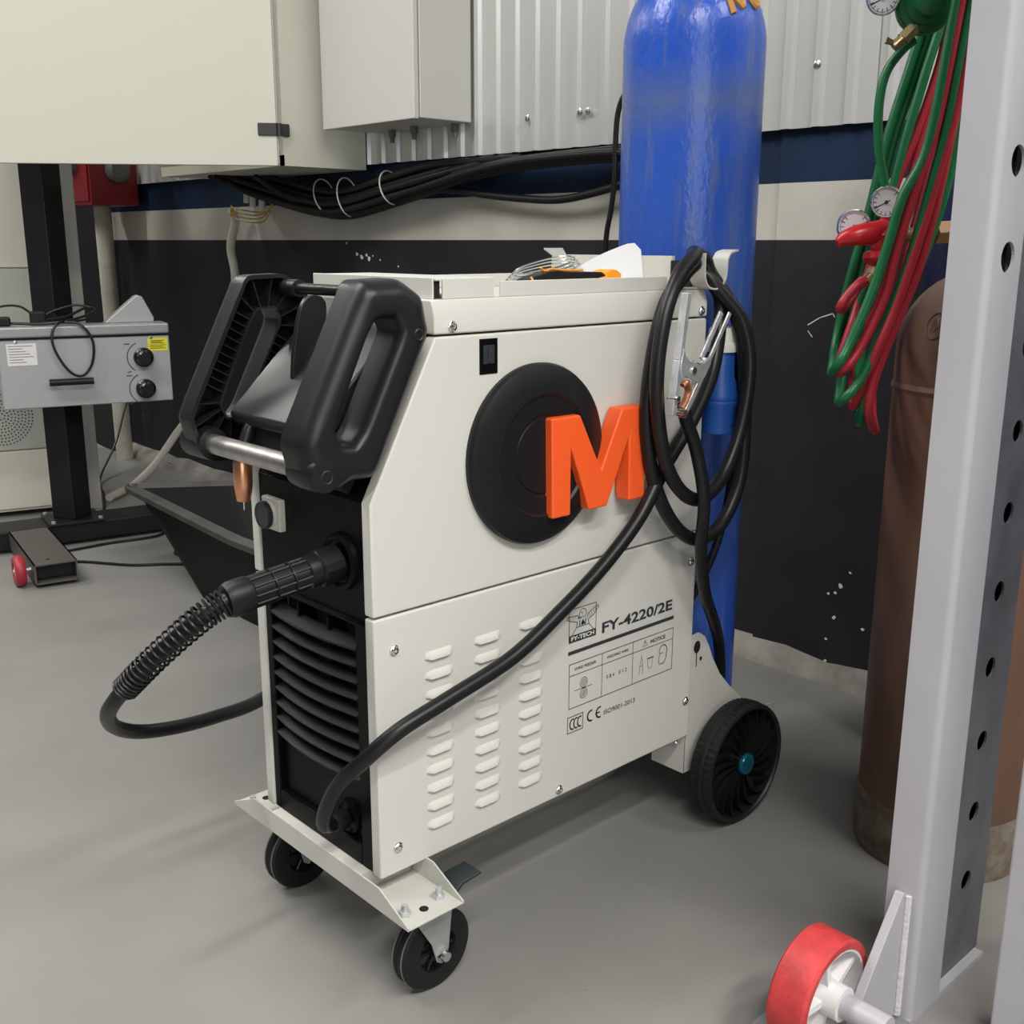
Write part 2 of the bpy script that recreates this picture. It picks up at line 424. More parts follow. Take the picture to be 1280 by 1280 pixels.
# bare plaster chips and a scratch in the charcoal paint
b = new()
for x_, lst in ((WX - 0.0006, ((2.0373, 0.9471, 5), (1.9805, 0.9121, 8), (1.9542, 0.9049, 11), (1.9276, 0.9101, 6), (1.915, 0.9003, 9), (1.8929, 0.908, 4), (1.8549, 0.8961, 4), (1.7598, 0.878, 4))),
                (WX - 0.0076, ((0.2018, 0.197, 4), (0.1844, 0.2031, 6), (0.1721, 0.2208, 7), (0.1836, 0.1456, 5), (0.1992, 0.0906, 4), (0.1971, 0.0396, 4), (0.1126, 0.1367, 4), (0.1518, 0.2565, 3)))):
    for y_, z_, r_ in lst:
        r_ *= 0.0011
        poly(b, [(y_ + r_ * random.uniform(0.5, 1.2) * math.cos(2 * PI * i / 7), z_ + r_ * random.uniform(0.4, 1.0) * math.sin(2 * PI * i / 7)) for i in range(7)], lambda p, q: (x_, p, q))
stroke(b, [(0.2358, 0.8002), (0.2401, 0.8067), (0.2699, 0.7969), (0.2979, 0.7802)], 0.0022, lambda p, q: (WX - 0.0076, p, q)); stroke(b, [(0.2968, 0.7666), (0.2861, 0.7554)], 0.002, lambda p, q: (WX - 0.0076, p, q))
obj('paint_chips', b, 'label_white', wall, smooth=False)['kind'] = 'stuff'
# rough concrete kerb at the foot of the wall
b = new()
ys = [-3.0 + 0.11 * i for i in range(101)]
kx = [WX - 0.030 - 0.012 * random.random() for _ in ys]; kz = [0.022 + 0.014 * random.random() for _ in ys]
pr = None
for y, x, z in zip(ys, kx, kz):
    cur = [b.verts.new(q) for q in ((WX, y, 0), (x - 0.012, y, 0), (x, y, z), (WX, y, z + 0.018))]
    if pr:
        for i in range(4): b.faces.new((pr[i], pr[(i + 1) % 4], cur[(i + 1) % 4], cur[i]))
    pr = cur
struct(obj('baseboard_back', b, 'concrete', angle=0.9))

# ================================================================== WELDING MACHINE
L, W = 0.618, 0.276
MC = thing('welding_machine', 'beige and black wheeled welding machine with a raised orange letter M on its side', 'welding machine', (0.31, 0.138, 0))
def side_xy(v): return lambda u, z: (u, v, z)
def screw(parent, u, v, z, d=(0, -1, 0), r=0.0062):
    bm = new(); lathe(bm, [(r * 1.15, 0), (r * 1.15, 0.001), (r, 0.0015), (r * 0.75, 0.0038), (r * .3, 0.0045), (r * .25, 0.003), (0, 0.003)], (u, v, z), d, 12)
    return obj('screw', bm, 'chrome', parent)
up_poly = [(0, 0.516), (L, 0.516), (L, 0.842), (0.1004, 0.842), (0, 0.655)]
lo_poly = [(0, 0.168), (L, 0.168), (L, 0.5135), (0, 0.5135)]
panels = {}
for sname, v0, v1 in (('r', 0.0, 0.019), ('l', W - 0.019, W)):
    b = new(); prism(b, up_poly, 'y', v0, v1); panels['up' + sname] = obj('upper_side_panel', b, 'panel_paint', MC, bevel=0.003)
    b = new(); prism(b, lo_poly, 'y', v0, v1); panels['lo' + sname] = obj('lower_side_panel', b, 'panel_paint', MC, bevel=0.003)
# inner carcass
b = new(); box(b, 0.045, L - 0.004, 0.017, W - 0.017, 0.170, 0.70); prism(b, [(0.03, 0.68), (L - 0.004, 0.68), (L - 0.004, 0.845), (0.13, 0.845)], 'y', 0.0185, W - 0.0185)
obj('carcass', b, 'cavity_black', MC, smooth=False)
b = new(); box(b, L - 0.004, L, 0.017, W - 0.017, 0.17, 0.845); obj('rear_panel', b, 'panel_paint', MC, smooth=False)
# front panel: frame round the grille and the recessed lower field
b = new()
vr, vl = 0.0185, W - 0.0185
box(b, 0.003, 0.030, vr, 0.044, 0.168, 0.500); box(b, 0.003, 0.030, 0.242, vl, 0.168, 0.500)
box(b, 0.003, 0.030, vr, vl, 0.500, 0.655)
box(b, 0.003, 0.030, 0.044, 0.242, 0.168, 0.198)
box(b, 0.012, 0.030, 0.044, 0.242, 0.198, 0.286)
box(b, 0.008, 0.030, 0.044, 0.242, 0.284, 0.292)
fp = obj('front_panel', b, 'front_plastic', MC, bevel=0.002)
b = new(); prism(b, [(0.003, 0.5005), (0.003, 0.505), (-0.003, 0.5035), (-0.003, 0.501)], 'y', vr, 0.2); obj('ledge', b, 'front_plastic', fp, smooth=False)
b = new(); box(b, 0.034, 0.040, 0.040, 0.246, 0.286, 0.5); obj('grille_back', b, 'cavity_black', fp, smooth=False)
def slat_mesh(z, h, dep, bul):
    bm = new(); n = 14; pr = None
    for i in range(n + 1):
        v = 0.044 + 0.198 * i / n; t = (v - 0.143) / 0.099
        xf = 0.003 - bul * (1 - t * t); zs = z
        cur = [bm.verts.new(p) for p in ((xf, v, zs - h * .35), (xf - 0.0005, v, zs), (xf + dep, v, zs + h), (xf + dep, v, zs + h * .35))]
        if pr:
            for k in range(4): bm.faces.new((pr[k], pr[(k + 1) % 4], cur[(k + 1) % 4], cur[k]))
        else: bm.faces.new(cur)
        pr = cur
    bm.faces.new(list(reversed(pr)))
    return bm
for i in range(9):
    z = 0.466 - 0.0222 * i
    obj('grille_slat', slat_mesh(z, 0.0065 if i else 0.009, 0.014 if i else 0.018, 0.010), 'black_plastic', fp)
for v in (0.108, 0.178):
    b = new(); box(b, 0.006, 0.034, v - 0.0015, v + 0.0015, 0.288, 0.49); obj('grille_rib', b, 'front_plastic', fp, smooth=False)
# control console between the handles
b = new(); prism(b, [(0.004, 0.655), (0.03, 0.655), (0.125, 0.84), (0.104, 0.845)], 'y', 0.0185, W - 0.0185); con = obj('console', b, 'front_plastic', MC, smooth=False)
b = new()
pl = [(-0.046, 0.742), (-0.040, 0.728), (-0.030, 0.726), (0.020, 0.765), (0.118, 0.872), (0.106, 0.886), (0.030, 0.815)]
prism(b, pl, 'y', 0.040, 0.236); obj('display_hood', b, 'console_gloss', con, bevel=0.004)
b = new(); prism(b, [(-0.030, 0.700), (0.004, 0.660), (0.03, 0.70), (0.02, 0.765), (-0.030, 0.726)], 'y', 0.048, 0.228); obj('console_throat', b, 'cavity_black', con, smooth=False)
b = new(); prism(b, resample(chaikin([(0.0189, 0.8870), (0.0534, 0.8870), (0.0520, 0.856), (0.0440, 0.817), (0.0034, 0.7560), (-0.0010, 0.7904), (0.0064, 0.8387)], 2), 36), 'y', 0.154, 0.162); obj('console_fin', b, 'handle_plastic', con, bevel=0.0015)
# handles -------------------------------------------------------------
outer0 = [(-0.006, 0.9095), (0.048, 0.911), (0.078, 0.892), (0.088, 0.848), (0.006, 0.687), (-0.030, 0.687), (-0.046, 0.679), (-0.070, 0.680), (-0.086, 0.700), (-0.095, 0.735), (-0.086, 0.757), (-0.022, 0.880)]
slot0 = [(0.008, 0.866), (0.033, 0.868), (0.040, 0.851), (-0.015, 0.746), (-0.028, 0.732), (-0.043, 0.734), (-0.050, 0.752), (-0.005, 0.846)]
def densify(pts, m=3):
    out = []
    for i in range(len(pts)):
        a, c = pts[i], pts[(i + 1) % len(pts)]
        for k in range(m): out.append((a[0] + (c[0] - a[0]) * k / m, a[1] + (c[1] - a[1]) * k / m))
    return out
outer_c = chaikin(densify(outer0), 2); slot_c = chaikin(densify(slot0), 2)
def ray_hit(o, d, loop):
    best = None
    for i in range(len(loop)):
        a, c = loop[i], loop[(i + 1) % len(loop)]
        ex, ey = c[0] - a[0], c[1] - a[1]; det = d[0] * -ey + d[1] * ex
        if abs(det) < 1e-12: continue
        rx, ry = a[0] - o[0], a[1] - o[1]
        t = (rx * -ey + ry * ex) / det; q = (d[0] * ry - d[1] * rx) / det
        if t > 0 and -1e-6 <= q <= 1 + 1e-6 and (best is None or t > best): best = t
    return (o[0] + d[0] * best, o[1] + d[1] * best)
ma_, mb_ = (0.0200, 0.848), (-0.0335, 0.7525)            # medial line of the grip slot
mdx, mdy = mb_[0] - ma_[0], mb_[1] - ma_[1]; ml = math.hypot(mdx, mdy); mdx /= ml; mdy /= ml
base_a = math.atan2(mdy, mdx); rays = []
for i in range(20): t = i / 20; rays.append(((ma_[0] + (mb_[0] - ma_[0]) * t, ma_[1] + (mb_[1] - ma_[1]) * t), base_a + PI / 2))
for i in range(32): rays.append((mb_, base_a + PI / 2 - PI * i / 32))
for i in range(20): t = i / 20; rays.append(((mb_[0] + (ma_[0] - mb_[0]) * t, mb_[1] + (ma_[1] - mb_[1]) * t), base_a - PI / 2))
for i in range(32): rays.append((ma_, base_a - PI / 2 - PI * i / 32))
outer = [ray_hit(o, (math.cos(a), math.sin(a)), outer_c) for o, a in rays]
slot = [ray_hit(o, (math.cos(a), math.sin(a)), slot_c) for o, a in rays]
NH = len(rays)
def between(d, fmax, from_outer):
    out = []
    for p, q in zip(outer, slot):
        w = math.dist(p, q); t = min(d / w, fmax)
        if not from_outer: t = 1 - t
        out.append((p[0] + (q[0] - p[0]) * t, p[1] + (q[1] - p[1]) * t))
    return out
def handle(vin, sgn):
    """vin: plane of the open inner face, the solid face lies sgn*0.052 away"""
    V = lambda t: vin + sgn * t
    O = lambda d, f=0.45: between(d, f, True); I = lambda d, f=0.35: between(d, f, False)
    lay = [(outer, 0), (outer, 0.024), (O(0.0008, .6), 0.0305), (O(0.0028, .6), 0.0370), (O(0.006, .6), 0.0425), (O(0.0105, .6), 0.0470), (O(0.0155, .6), 0.0497), (O(0.019, .6), 0.0507),
           (I(0.0105), 0.0507), (I(0.0075), 0.0500), (I(0.0040), 0.0470), (I(0.0015), 0.0420), (slot, 0.034), (slot, 0.002),
           (I(0.0032), 0.002), (I(0.0032), 0.028), (O(0.0055), 0.028), (O(0.0055), 0.0)]
    bm = new(); loops = [[bm.verts.new((u, V(t), z)) for u, z in lp] for lp, t in lay]
    for a in range(len(loops)):
        A_, B_ = loops[a], loops[(a + 1) % len(loops)]
        for i in range(NH): bm.faces.new((A_[i], A_[(i + 1) % NH], B_[(i + 1) % NH], B_[i]))
    h = obj('handle', bm, 'handle_plastic', MC, angle=0.8)
    so = I(0.003); oi = O(0.0050)
    for k in list(range(1, 20, 2)) + list(range(22, 50, 5)) + list(range(53, 72, 2)) + list(range(75, 103, 5)):
        a = Vector(so[k]); c = Vector(oi[k]); d = (c - a)
        d.normalize(); q = Vector((-d.y, d.x)) * 0.0008
        bm = new(); vv = [bm.verts.new((p.x, V(t), p.y)) for t in (0.004, 0.028) for p in (a + q, c + q, c - q, a - q)]
        for f in ((0, 1, 2, 3), (7, 6, 5, 4), (0, 4, 5, 1), (1, 5, 6, 2), (2, 6, 7, 3), (3, 7, 4, 0)): bm.faces.new([vv[j] for j in f])
        obj('rib', bm, 'handle_plastic', h, smooth=False)
    for u, z, r in ((0.062, 0.848, 0.0055), (-0.068, 0.7005, 0.0065)):
        bm = new(); lathe(bm, [(r, 0), (r, 0.0012), (r * .8, 0.0012), (r * .8, 0.0004), (0, 0.0004)], (u, V(0.0502), z), (0, sgn, 0), 14); obj('bolt_recess', bm, 'cavity_black', h)
        bm = new(); tube(bm, [(u + r * 1.1 * math.cos(2 * PI * i / 20), V(0.0508), z + r * 1.1 * math.sin(2 * PI * i / 20)) for i in range(20)], 0.0012, 6, 0, True); obj('bolt_rim', bm, 'handle_plastic', h)
    bm = new(); lathe(bm, [(0.0200, -0.004), (0.0215, 0.010), (0.0215, 0.046), (0.0195, 0.0500), (0.016, 0.0510), (0, 0.0510)], (-0.067, V(0), 0.7030), (0, sgn, 0), 32); obj('bar_socket', bm, 'handle_plastic', h)
    return h
handle(0.033, -1); handle(W - 0.033, 1)
b = new(); rod(b, (-0.067, 0.036, 0.703), (-0.067, W - 0.034, 0.703), 0.0125, n=28); g = obj('grab_bar', b, 'alu', MC)
b = new(); rod(b, (0.050, 0.030, 0.893), (0.050, W - 0.03, 0.893), 0.007, n=14); obj('hood_rod', b, 'handle_plastic', MC)
b = new(); rod(b, (0.050, W - 0.065, 0.893), (0.050, W - 0.034, 0.893), 0.011, n=18); obj('rod_knuckle', b, 'handle_plastic', MC)
# lid -----------------------------------------------------------------
b = new(); prism(b, [(0.0, 0.8445), (0.0, 0.866), (0.006, 0.885), (W - 0.006, 0.885), (W, 0.866), (W, 0.8445)], 'x', 0.099, L)
lid = obj('top_cover', b, 'panel_paint', MC, bevel=0.0025)
screw(lid, 0.126, 0.0, 0.853); screw(lid, 0.603, 0.0, 0.853)
# hood behind the console: front wall and short side walls with a slot between them
b = new(); box(b, 0.106, 0.109, 0.012, W - 0.010, 0.885, 0.910); obj('hood_front', b, 'panel_paint', lid, bevel=0.001)
b = new(); box(b, 0.119, 0.200, 0.008, 0.011, 0.885, 0.909); box(b, 0.119, 0.200, W - 0.011, W - 0.008, 0.885, 0.909); box(b, 0.109, 0.200, 0.010, W - 0.010, 0.906, 0.9092); obj('hood_box', b, 'panel_paint', lid, bevel=0.001)
b = new(); box(b, 0.109, 0.119, 0.014, W - 0.014, 0.886, 0.906); obj('hood_gap', b, 'cavity_black', lid, smooth=False)
b = new(); box(b, 0.211, 0.530, 0.008, 0.011, 0.885, 0.904); box(b, 0.5295, 0.5325, 0.008, 0.03, 0.885, 0.9035); obj('tray_wall', b, 'panel_paint', lid, bevel=0.001)
b = new(); box(b, 0.211, 0.595, W - 0.011, W - 0.008, 0.885, 0.904); obj('tray_wall', b, 'panel_paint', lid, bevel=0.001)
b = new(); box(b, 0.596, 0.602, 0.052, W - 0.004, 0.885, 0.9315); obj('tray_back', b, 'felt', lid, smooth=False)
b = new(); box(b, 0.590, 0.600, 0.012, 0.050, 0.885, 0.925); obj('tray_gap_shade', b, 'cavity_black', lid, smooth=False)  # solid black block standing in for the shaded gap beside the tray back
def hook(v0, v1):
    prof = [(0.589, 0.936), (0.589, 0.915), (0.591, 0.900), (0.599, 0.8895), (0.614, 0.8860), (0.628, 0.889), (0.638, 0.901), (0.640, 0.920), (0.642, 0.930), (0.650, 0.938), (0.666, 0.941)]
    P = spline([(a, 0, c) for a, c in prof], 4); bm = new()
    top = [(p.x, p.z) for p in P]; bot = offset(top + top[::-1], 0)[:len(top)]
    n = len(top); nrm = []
    for i in range(n):
        a, c = top[max(i - 1, 0)], top[min(i + 1, n - 1)]; q = math.dist(a, c); nrm.append((-(c[1] - a[1]) / q, (c[0] - a[0]) / q))
    lp = top + [(top[i][0] - nrm[i][0] * 0.0025, top[i][1] - nrm[i][1] * 0.0025) for i in reversed(range(n))]
    rows = [[bm.verts.new((u, v, z)) for u, z in lp] for v in (v0, v1)]
    m = len(lp)
    for i in range(m): bm.faces.new((rows[0][i], rows[0][(i + 1) % m], rows[1][(i + 1) % m], rows[1][i]))
    for rw in rows:
        for i in range(n - 1): bm.faces.new((rw[i], rw[i + 1], rw[m - 2 - i], rw[m - 1 - i]))
    # upright strap at the near end of the cradle
    box(bm, 0.560, 0.610, v0 + 0.020, v1, 0.8850, 0.8875)
    return obj('cable_hook', bm, 'cart_paint', lid, angle=0.5)
hook(-0.016, 0.012)
b = new(); prism(b, [(0.556, 0.885), (0.558, 0.930), (0.540, 0.9395), (0.540, 0.942), (0.580, 0.942), (0.590, 0.930), (0.592, 0.885)], 'y', W - 0.010, W - 0.0075); obj('cable_hook', b, 'cart_paint', lid, smooth=False)
# latch, disc, letter ---------------------------------------------------
pu, pl_ = panels['upr'], panels['lor']
b = new(); box(b, 0.1685, 0.198, -0.0012, 0.002, 0.7925, 0.836); lt = obj('latch_plate', b, 'front_plastic', pu, bevel=0.0008)
b = new(); box(b, 0.174, 0.192, -0.0022, 0.0, 0.805, 0.828); box(b, 0.181, 0.186, -0.004, -0.002, 0.807, 0.824); obj('latch_catch', b, 'knob_dark', pu, bevel=0.0008)
b = new(); lathe(b, [(0.119, 0.0), (0.1195, 0.006), (0.117, 0.011), (0.110, 0.0145), (0.083, 0.0215), (0.080, 0.0215), (0.077, 0.0185), (0.055, 0.0185), (0.053, 0.0165), (0.050, 0.0165), (0.049, 0.0180), (0, 0.0180)], (0.264, 0.0, 0.682), (0, -1, 0), 80)
disc = obj('spool_cover', b, 'black_plastic', pu, angle=0.45)
Mp = [(0.2654, 0.7311), (0.3186, 0.7311), (0.3613, 0.6521), (0.4003, 0.7311), (0.4500, 0.7311), (0.4525, 0.5990), (0.4190, 0.5990), (0.4168, 0.6906), (0.3743, 0.5990), (0.3391, 0.5990), (0.3026, 0.6881), (0.3028, 0.5980), (0.2685, 0.5980)]
b = new(); prism(b, Mp, 'y', -0.030, -0.004); obj('letter_m', b, 'orange', pu, bevel=0.0030, seg=3)['label'] = 'bright orange raised letter M'
b = new(); box(b, 0.422, 0.448, -0.005, 0.0, 0.61, 0.72); obj('letter_mount', b, 'orange', pu, smooth=False)
# louvres ----------------------------------------------------------------
def louver_mesh():
    bm = new(); w = 0.0465; h = 0.0112; d = 0.0050; nu, nz = 12, 4; g = []
    for i in range(nu + 1):
        t = i / nu; e = min(t, 1 - t) * w / 0.011; env = 1.0 if e >= 1 else math.sin(PI / 2 * e)
        col_ = []
        for j in range(nz + 1):
            q = j / nz                                  # 0 = open lower lip, 1 = upper root
            col_.append(bm.verts.new((w * t, 0.0003 - d * env * math.cos(PI / 2 * q), h * q + 0.0022 * (1 - env) * (1 - q))))
        g.append(col_)
    lip = [bm.verts.new((w * i / nu, 0.0005, 0.0)) for i in range(nu + 1)]
    for i in range(nu):
        for j in range(nz): bm.faces.new((g[i][j], g[i + 1][j], g[i + 1][j + 1], g[i][j + 1]))
        bm.faces.new((lip[i], lip[i + 1], g[i + 1][0], g[i][0]))
    return bm
lv = None
for u0 in (0.0755, 0.157, 0.2363):
    for k in range(10):
        z = 0.4435 - 0.0259 * k + (0.001 if u0 > 0.2 else 0)
        if lv is None:
            lv = obj('louver', louver_mesh(), 'louver_paint', pl_, angle=0.9, local=True); o = lv
        else:
            o = lv.copy(); COL.objects.link(o)
        o.location = Vector((u0, 0, z)) - ORG[MC.name]
screw(pu, 0.5018, 0, 0.7246, r=0.0075)
for u, z in ((0.029, 0.470), (0.0275, 0.2045), (0.317, 0.180), (0.605, 0.233), (0.604, 0.467)): screw(pl_, u, 0, z)
# printing -----------------------------------------------------------------
PV = side_xy(-0.0006); PW = side_xy(-0.0009)
b = new(); text_mesh(b, 'FY-4220/2E', PV, 0.402, 0.562, 0.3985, 0.4155, 0.028)
poly(b, [(0.332, 0.3822), (0.5665, 0.3822), (0.5665, 0.3876), (0.332, 0.3876)], PV)
obj('lettering', b, 'print_black', pl_, smooth=False)['label'] = 'black model lettering FY-4220/2E'
b = new()
for p in ([(0.335, 0.2995), (0.5665, 0.2995), (0.5665, 0.3675), (0.335, 0.3675)],): stroke(b, p, 0.0010, PV, True)
for p in ([(0.335, 0.3497), (0.5665, 0.3497)], [(0.404, 0.2995), (0.404, 0.3675)], [(0.4722, 0.2995), (0.4722, 0.3675)]): stroke(b, p, 0.0009, PV)
text_mesh(b, 'WIRE FEEDER', PV, 0.345, 0.391, 0.3560, 0.3605, 0.012)
text_mesh(b, 'WELDING WIRE', PV, 0.414, 0.462, 0.3560, 0.3605, 0.012)
text_mesh(b, 'NOTICE', PV, 0.513, 0.548, 0.3548, 0.3612, 0.025)
stroke(b, [(0.495, 0.354), (0.505, 0.354), (0.500, 0.3635)], 0.0006, PV, True); stroke(b, [(0.5, 0.3565), (0.5, 0.361)], 0.0006, PV)
for cz in (0.3335, 0.3165):
    stroke(b, arc(0.3655, cz, 0.0075, 0, 360, 20), 0.0008, PV); stroke(b, arc(0.3655, cz, 0.0046, 0, 360, 16), 0.0007, PV); stroke(b, arc(0.3655, cz, 0.002, 0, 360, 10), 0.0007, PV)
stroke(b, [(0.346, 0.325), (0.383, 0.325)], 0.0008, PV)
text_mesh(b, '0 8 4', PV, 0.414, 0.431, 0.3245, 0.3305, 0.0); text_mesh(b, '0 1 2', PV, 0.441, 0.459, 0.3245, 0.3305, 0.0)
# torch, glove and mask pictograms
stroke(b, [(0.4925, 0.341), (0.4915, 0.3335), (0.4935, 0.3335), (0.4925, 0.341)], 0.0006, PV); stroke(b, [(0.4905, 0.3325), (0.489, 0.318), (0.488, 0.310)], 0.0007, PV); stroke(b, [(0.4945, 0.3325), (0.496, 0.318), (0.4965, 0.310)], 0.0007, PV); stroke(b, [(0.489, 0.324), (0.496, 0.324)], 0.0006, PV)
stroke(b, [(0.507, 0.3315), (0.520, 0.3315)], 0.0018, PV); stroke(b, [(0.507, 0.3315), (0.508, 0.318), (0.512, 0.3145), (0.517, 0.316), (0.520, 0.3315)], 0.0006, PV)
stroke(b, [(0.5345, 0.338)] + arc(0.5435, 0.334, 0.0095, 150, -20, 10, 0.011) + [(0.551, 0.322), (0.547, 0.315), (0.5415, 0.3145)], 0.0014, PV)
stroke(b, [(0.5345, 0.338), (0.5355, 0.329), (0.533, 0.322), (0.535, 0.3155), (0.5415, 0.3145)], 0.0008, PV); stroke(b, [(0.537, 0.332), (0.543, 0.332)], 0.001, PV)
obj('printed_table', b, 'print_black', pl_, smooth=False)['label'] = 'printed table with WIRE FEEDER, WELDING WIRE and NOTICE columns'
b = new()
stroke(b, [(0.333, 0.2620), (0.3648, 0.2620), (0.3648, 0.2865), (0.333, 0.2865)], 0.0011, PV, True)
for cx in (0.3432, 0.3512, 0.3592): stroke(b, arc(cx, 0.2743, 0.0052, 70, 290, 12, 0.0078), 0.0020, PV)
stroke(b, arc(0.3825, 0.2760, 0.0075, 80, 280, 14, 0.0080), 0.0024, PV)
stroke(b, arc(0.4010, 0.2760, 0.0075, 80, 280, 14, 0.0080), 0.0024, PV); stroke(b, [(0.3955, 0.276), (0.4005, 0.276)], 0.0022, PV)
text_mesh(b, 'ISO9001-2013', PV, 0.410, 0.480, 0.2685, 0.2760, 0.004)
obj('certification_marks', b, 'print_black', pl_, smooth=False)['label'] = 'printed CCC and CE marks and ISO9001-2013'
b = new()      # eagle emblem in a square with a black title bar
stroke(b, [(0.3335, 0.4005), (0.3885, 0.4005), (0.3885, 0.4500), (0.3335, 0.4500)], 0.0009, PV, True)
poly(b, [(0.3335, 0.4005), (0.3885, 0.4005), (0.3885, 0.4110), (0.3335, 0.4110)], PV)
stroke(b, [(0.340, 0.4115), (0.348, 0.421), (0.374, 0.421), (0.383, 0.4115)], 0.0009, PV)
stroke(b, [(0.348, 0.421), (0.350, 0.4285), (0.3385, 0.4320), (0.3285, 0.4360), (0.330, 0.4400), (0.351, 0.4385), (0.352, 0.433)], 0.0009, PV)
for k in range(4): stroke(b, [(0.3305 + 0.004 * k, 0.4352 - 0.001 * k), (0.333 + 0.0045 * k, 0.4395)], 0.0006, PV)
stroke(b, [(0.374, 0.421), (0.372, 0.4285), (0.384, 0.4330), (0.3935, 0.4430), (0.3900, 0.4455), (0.372, 0.4375), (0.370, 0.432)], 0.0009, PV)
for k in range(4): stroke(b, [(0.376 + 0.0042 * k, 0.4310 + 0.002 * k), (0.374 + 0.0042 * k, 0.4375 + 0.0016 * k)], 0.0006, PV)
stroke(b, arc(0.361, 0.4395, 0.0072, -60, 230, 14), 0.0009, PV); stroke(b, [(0.3545, 0.436), (0.351, 0.434), (0.356, 0.4335), (0.362, 0.435)], 0.0009, PV)
poly(b, arc(0.359, 0.441, 0.0012, 0, 330, 7), PV)
for dx in (-0.006, 0.0, 0.006): stroke(b, [(0.361 + dx, 0.430), (0.3605 + dx, 0.4225)], 0.0014, PV)
poly(b, [(0.357, 0.4230), (0.366, 0.4230), (0.3635, 0.4285), (0.3595, 0.4285)], PV)
obj('emblem', b, 'print_black', pl_, smooth=False)['label'] = 'printed eagle emblem in a square frame'
b = new(); text_mesh(b, 'FY-TECH', PW, 0.3375, 0.3848, 0.4025, 0.4090, 0.03); obj('emblem_title', b, 'print_white', pl_, smooth=False)['label'] = 'white lettering FY-TECH'
# rotary switch ---------------------------------------------------------
b = new(); box(b, -0.006, 0.004, 0.193, 0.237, 0.585, 0.628); sw = obj('switch_plate', b, 'switch_ivory', MC, bevel=0.002)
b = new(); lathe(b, [(0.0165, 0), (0.0165, 0.006), (0.0150, 0.008)], (-0.005, 0.2165, 0.6065), (-1, 0, 0), 28); obj('switch_collar', b, 'switch_ivory', sw)
b = new(); lathe(b, [(0.0180, 0), (0.0185, 0.004), (0.0175, 0.007), (0.0165, 0.0072), (0.016, 0.0062), (0, 0.0062)], (-0.0115, 0.2165, 0.6065), (-1, 0, 0), 28); obj('switch_knob', b, 'knob_dark', sw)
# torch socket and earth socket collars
b = new(); lathe(b, [(0.036, 0), (0.035, 0.006), (0.031, 0.009), (0.028, 0.0075), (0.0265, 0.005), (0, 0.005)], (0.003, 0.066, 0.574), (-1, 0, 0), 36); obj('torch_socket', b, 'front_plastic', MC)
b = new(); lathe(b, [(0.024, 0), (0.023, 0.005), (0.020, 0.007), (0.018, 0.004), (0, 0.004)], (0.012, 0.080, 0.222), (-1, 0, 0), 30); obj('earth_socket', b, 'front_plastic', MC)
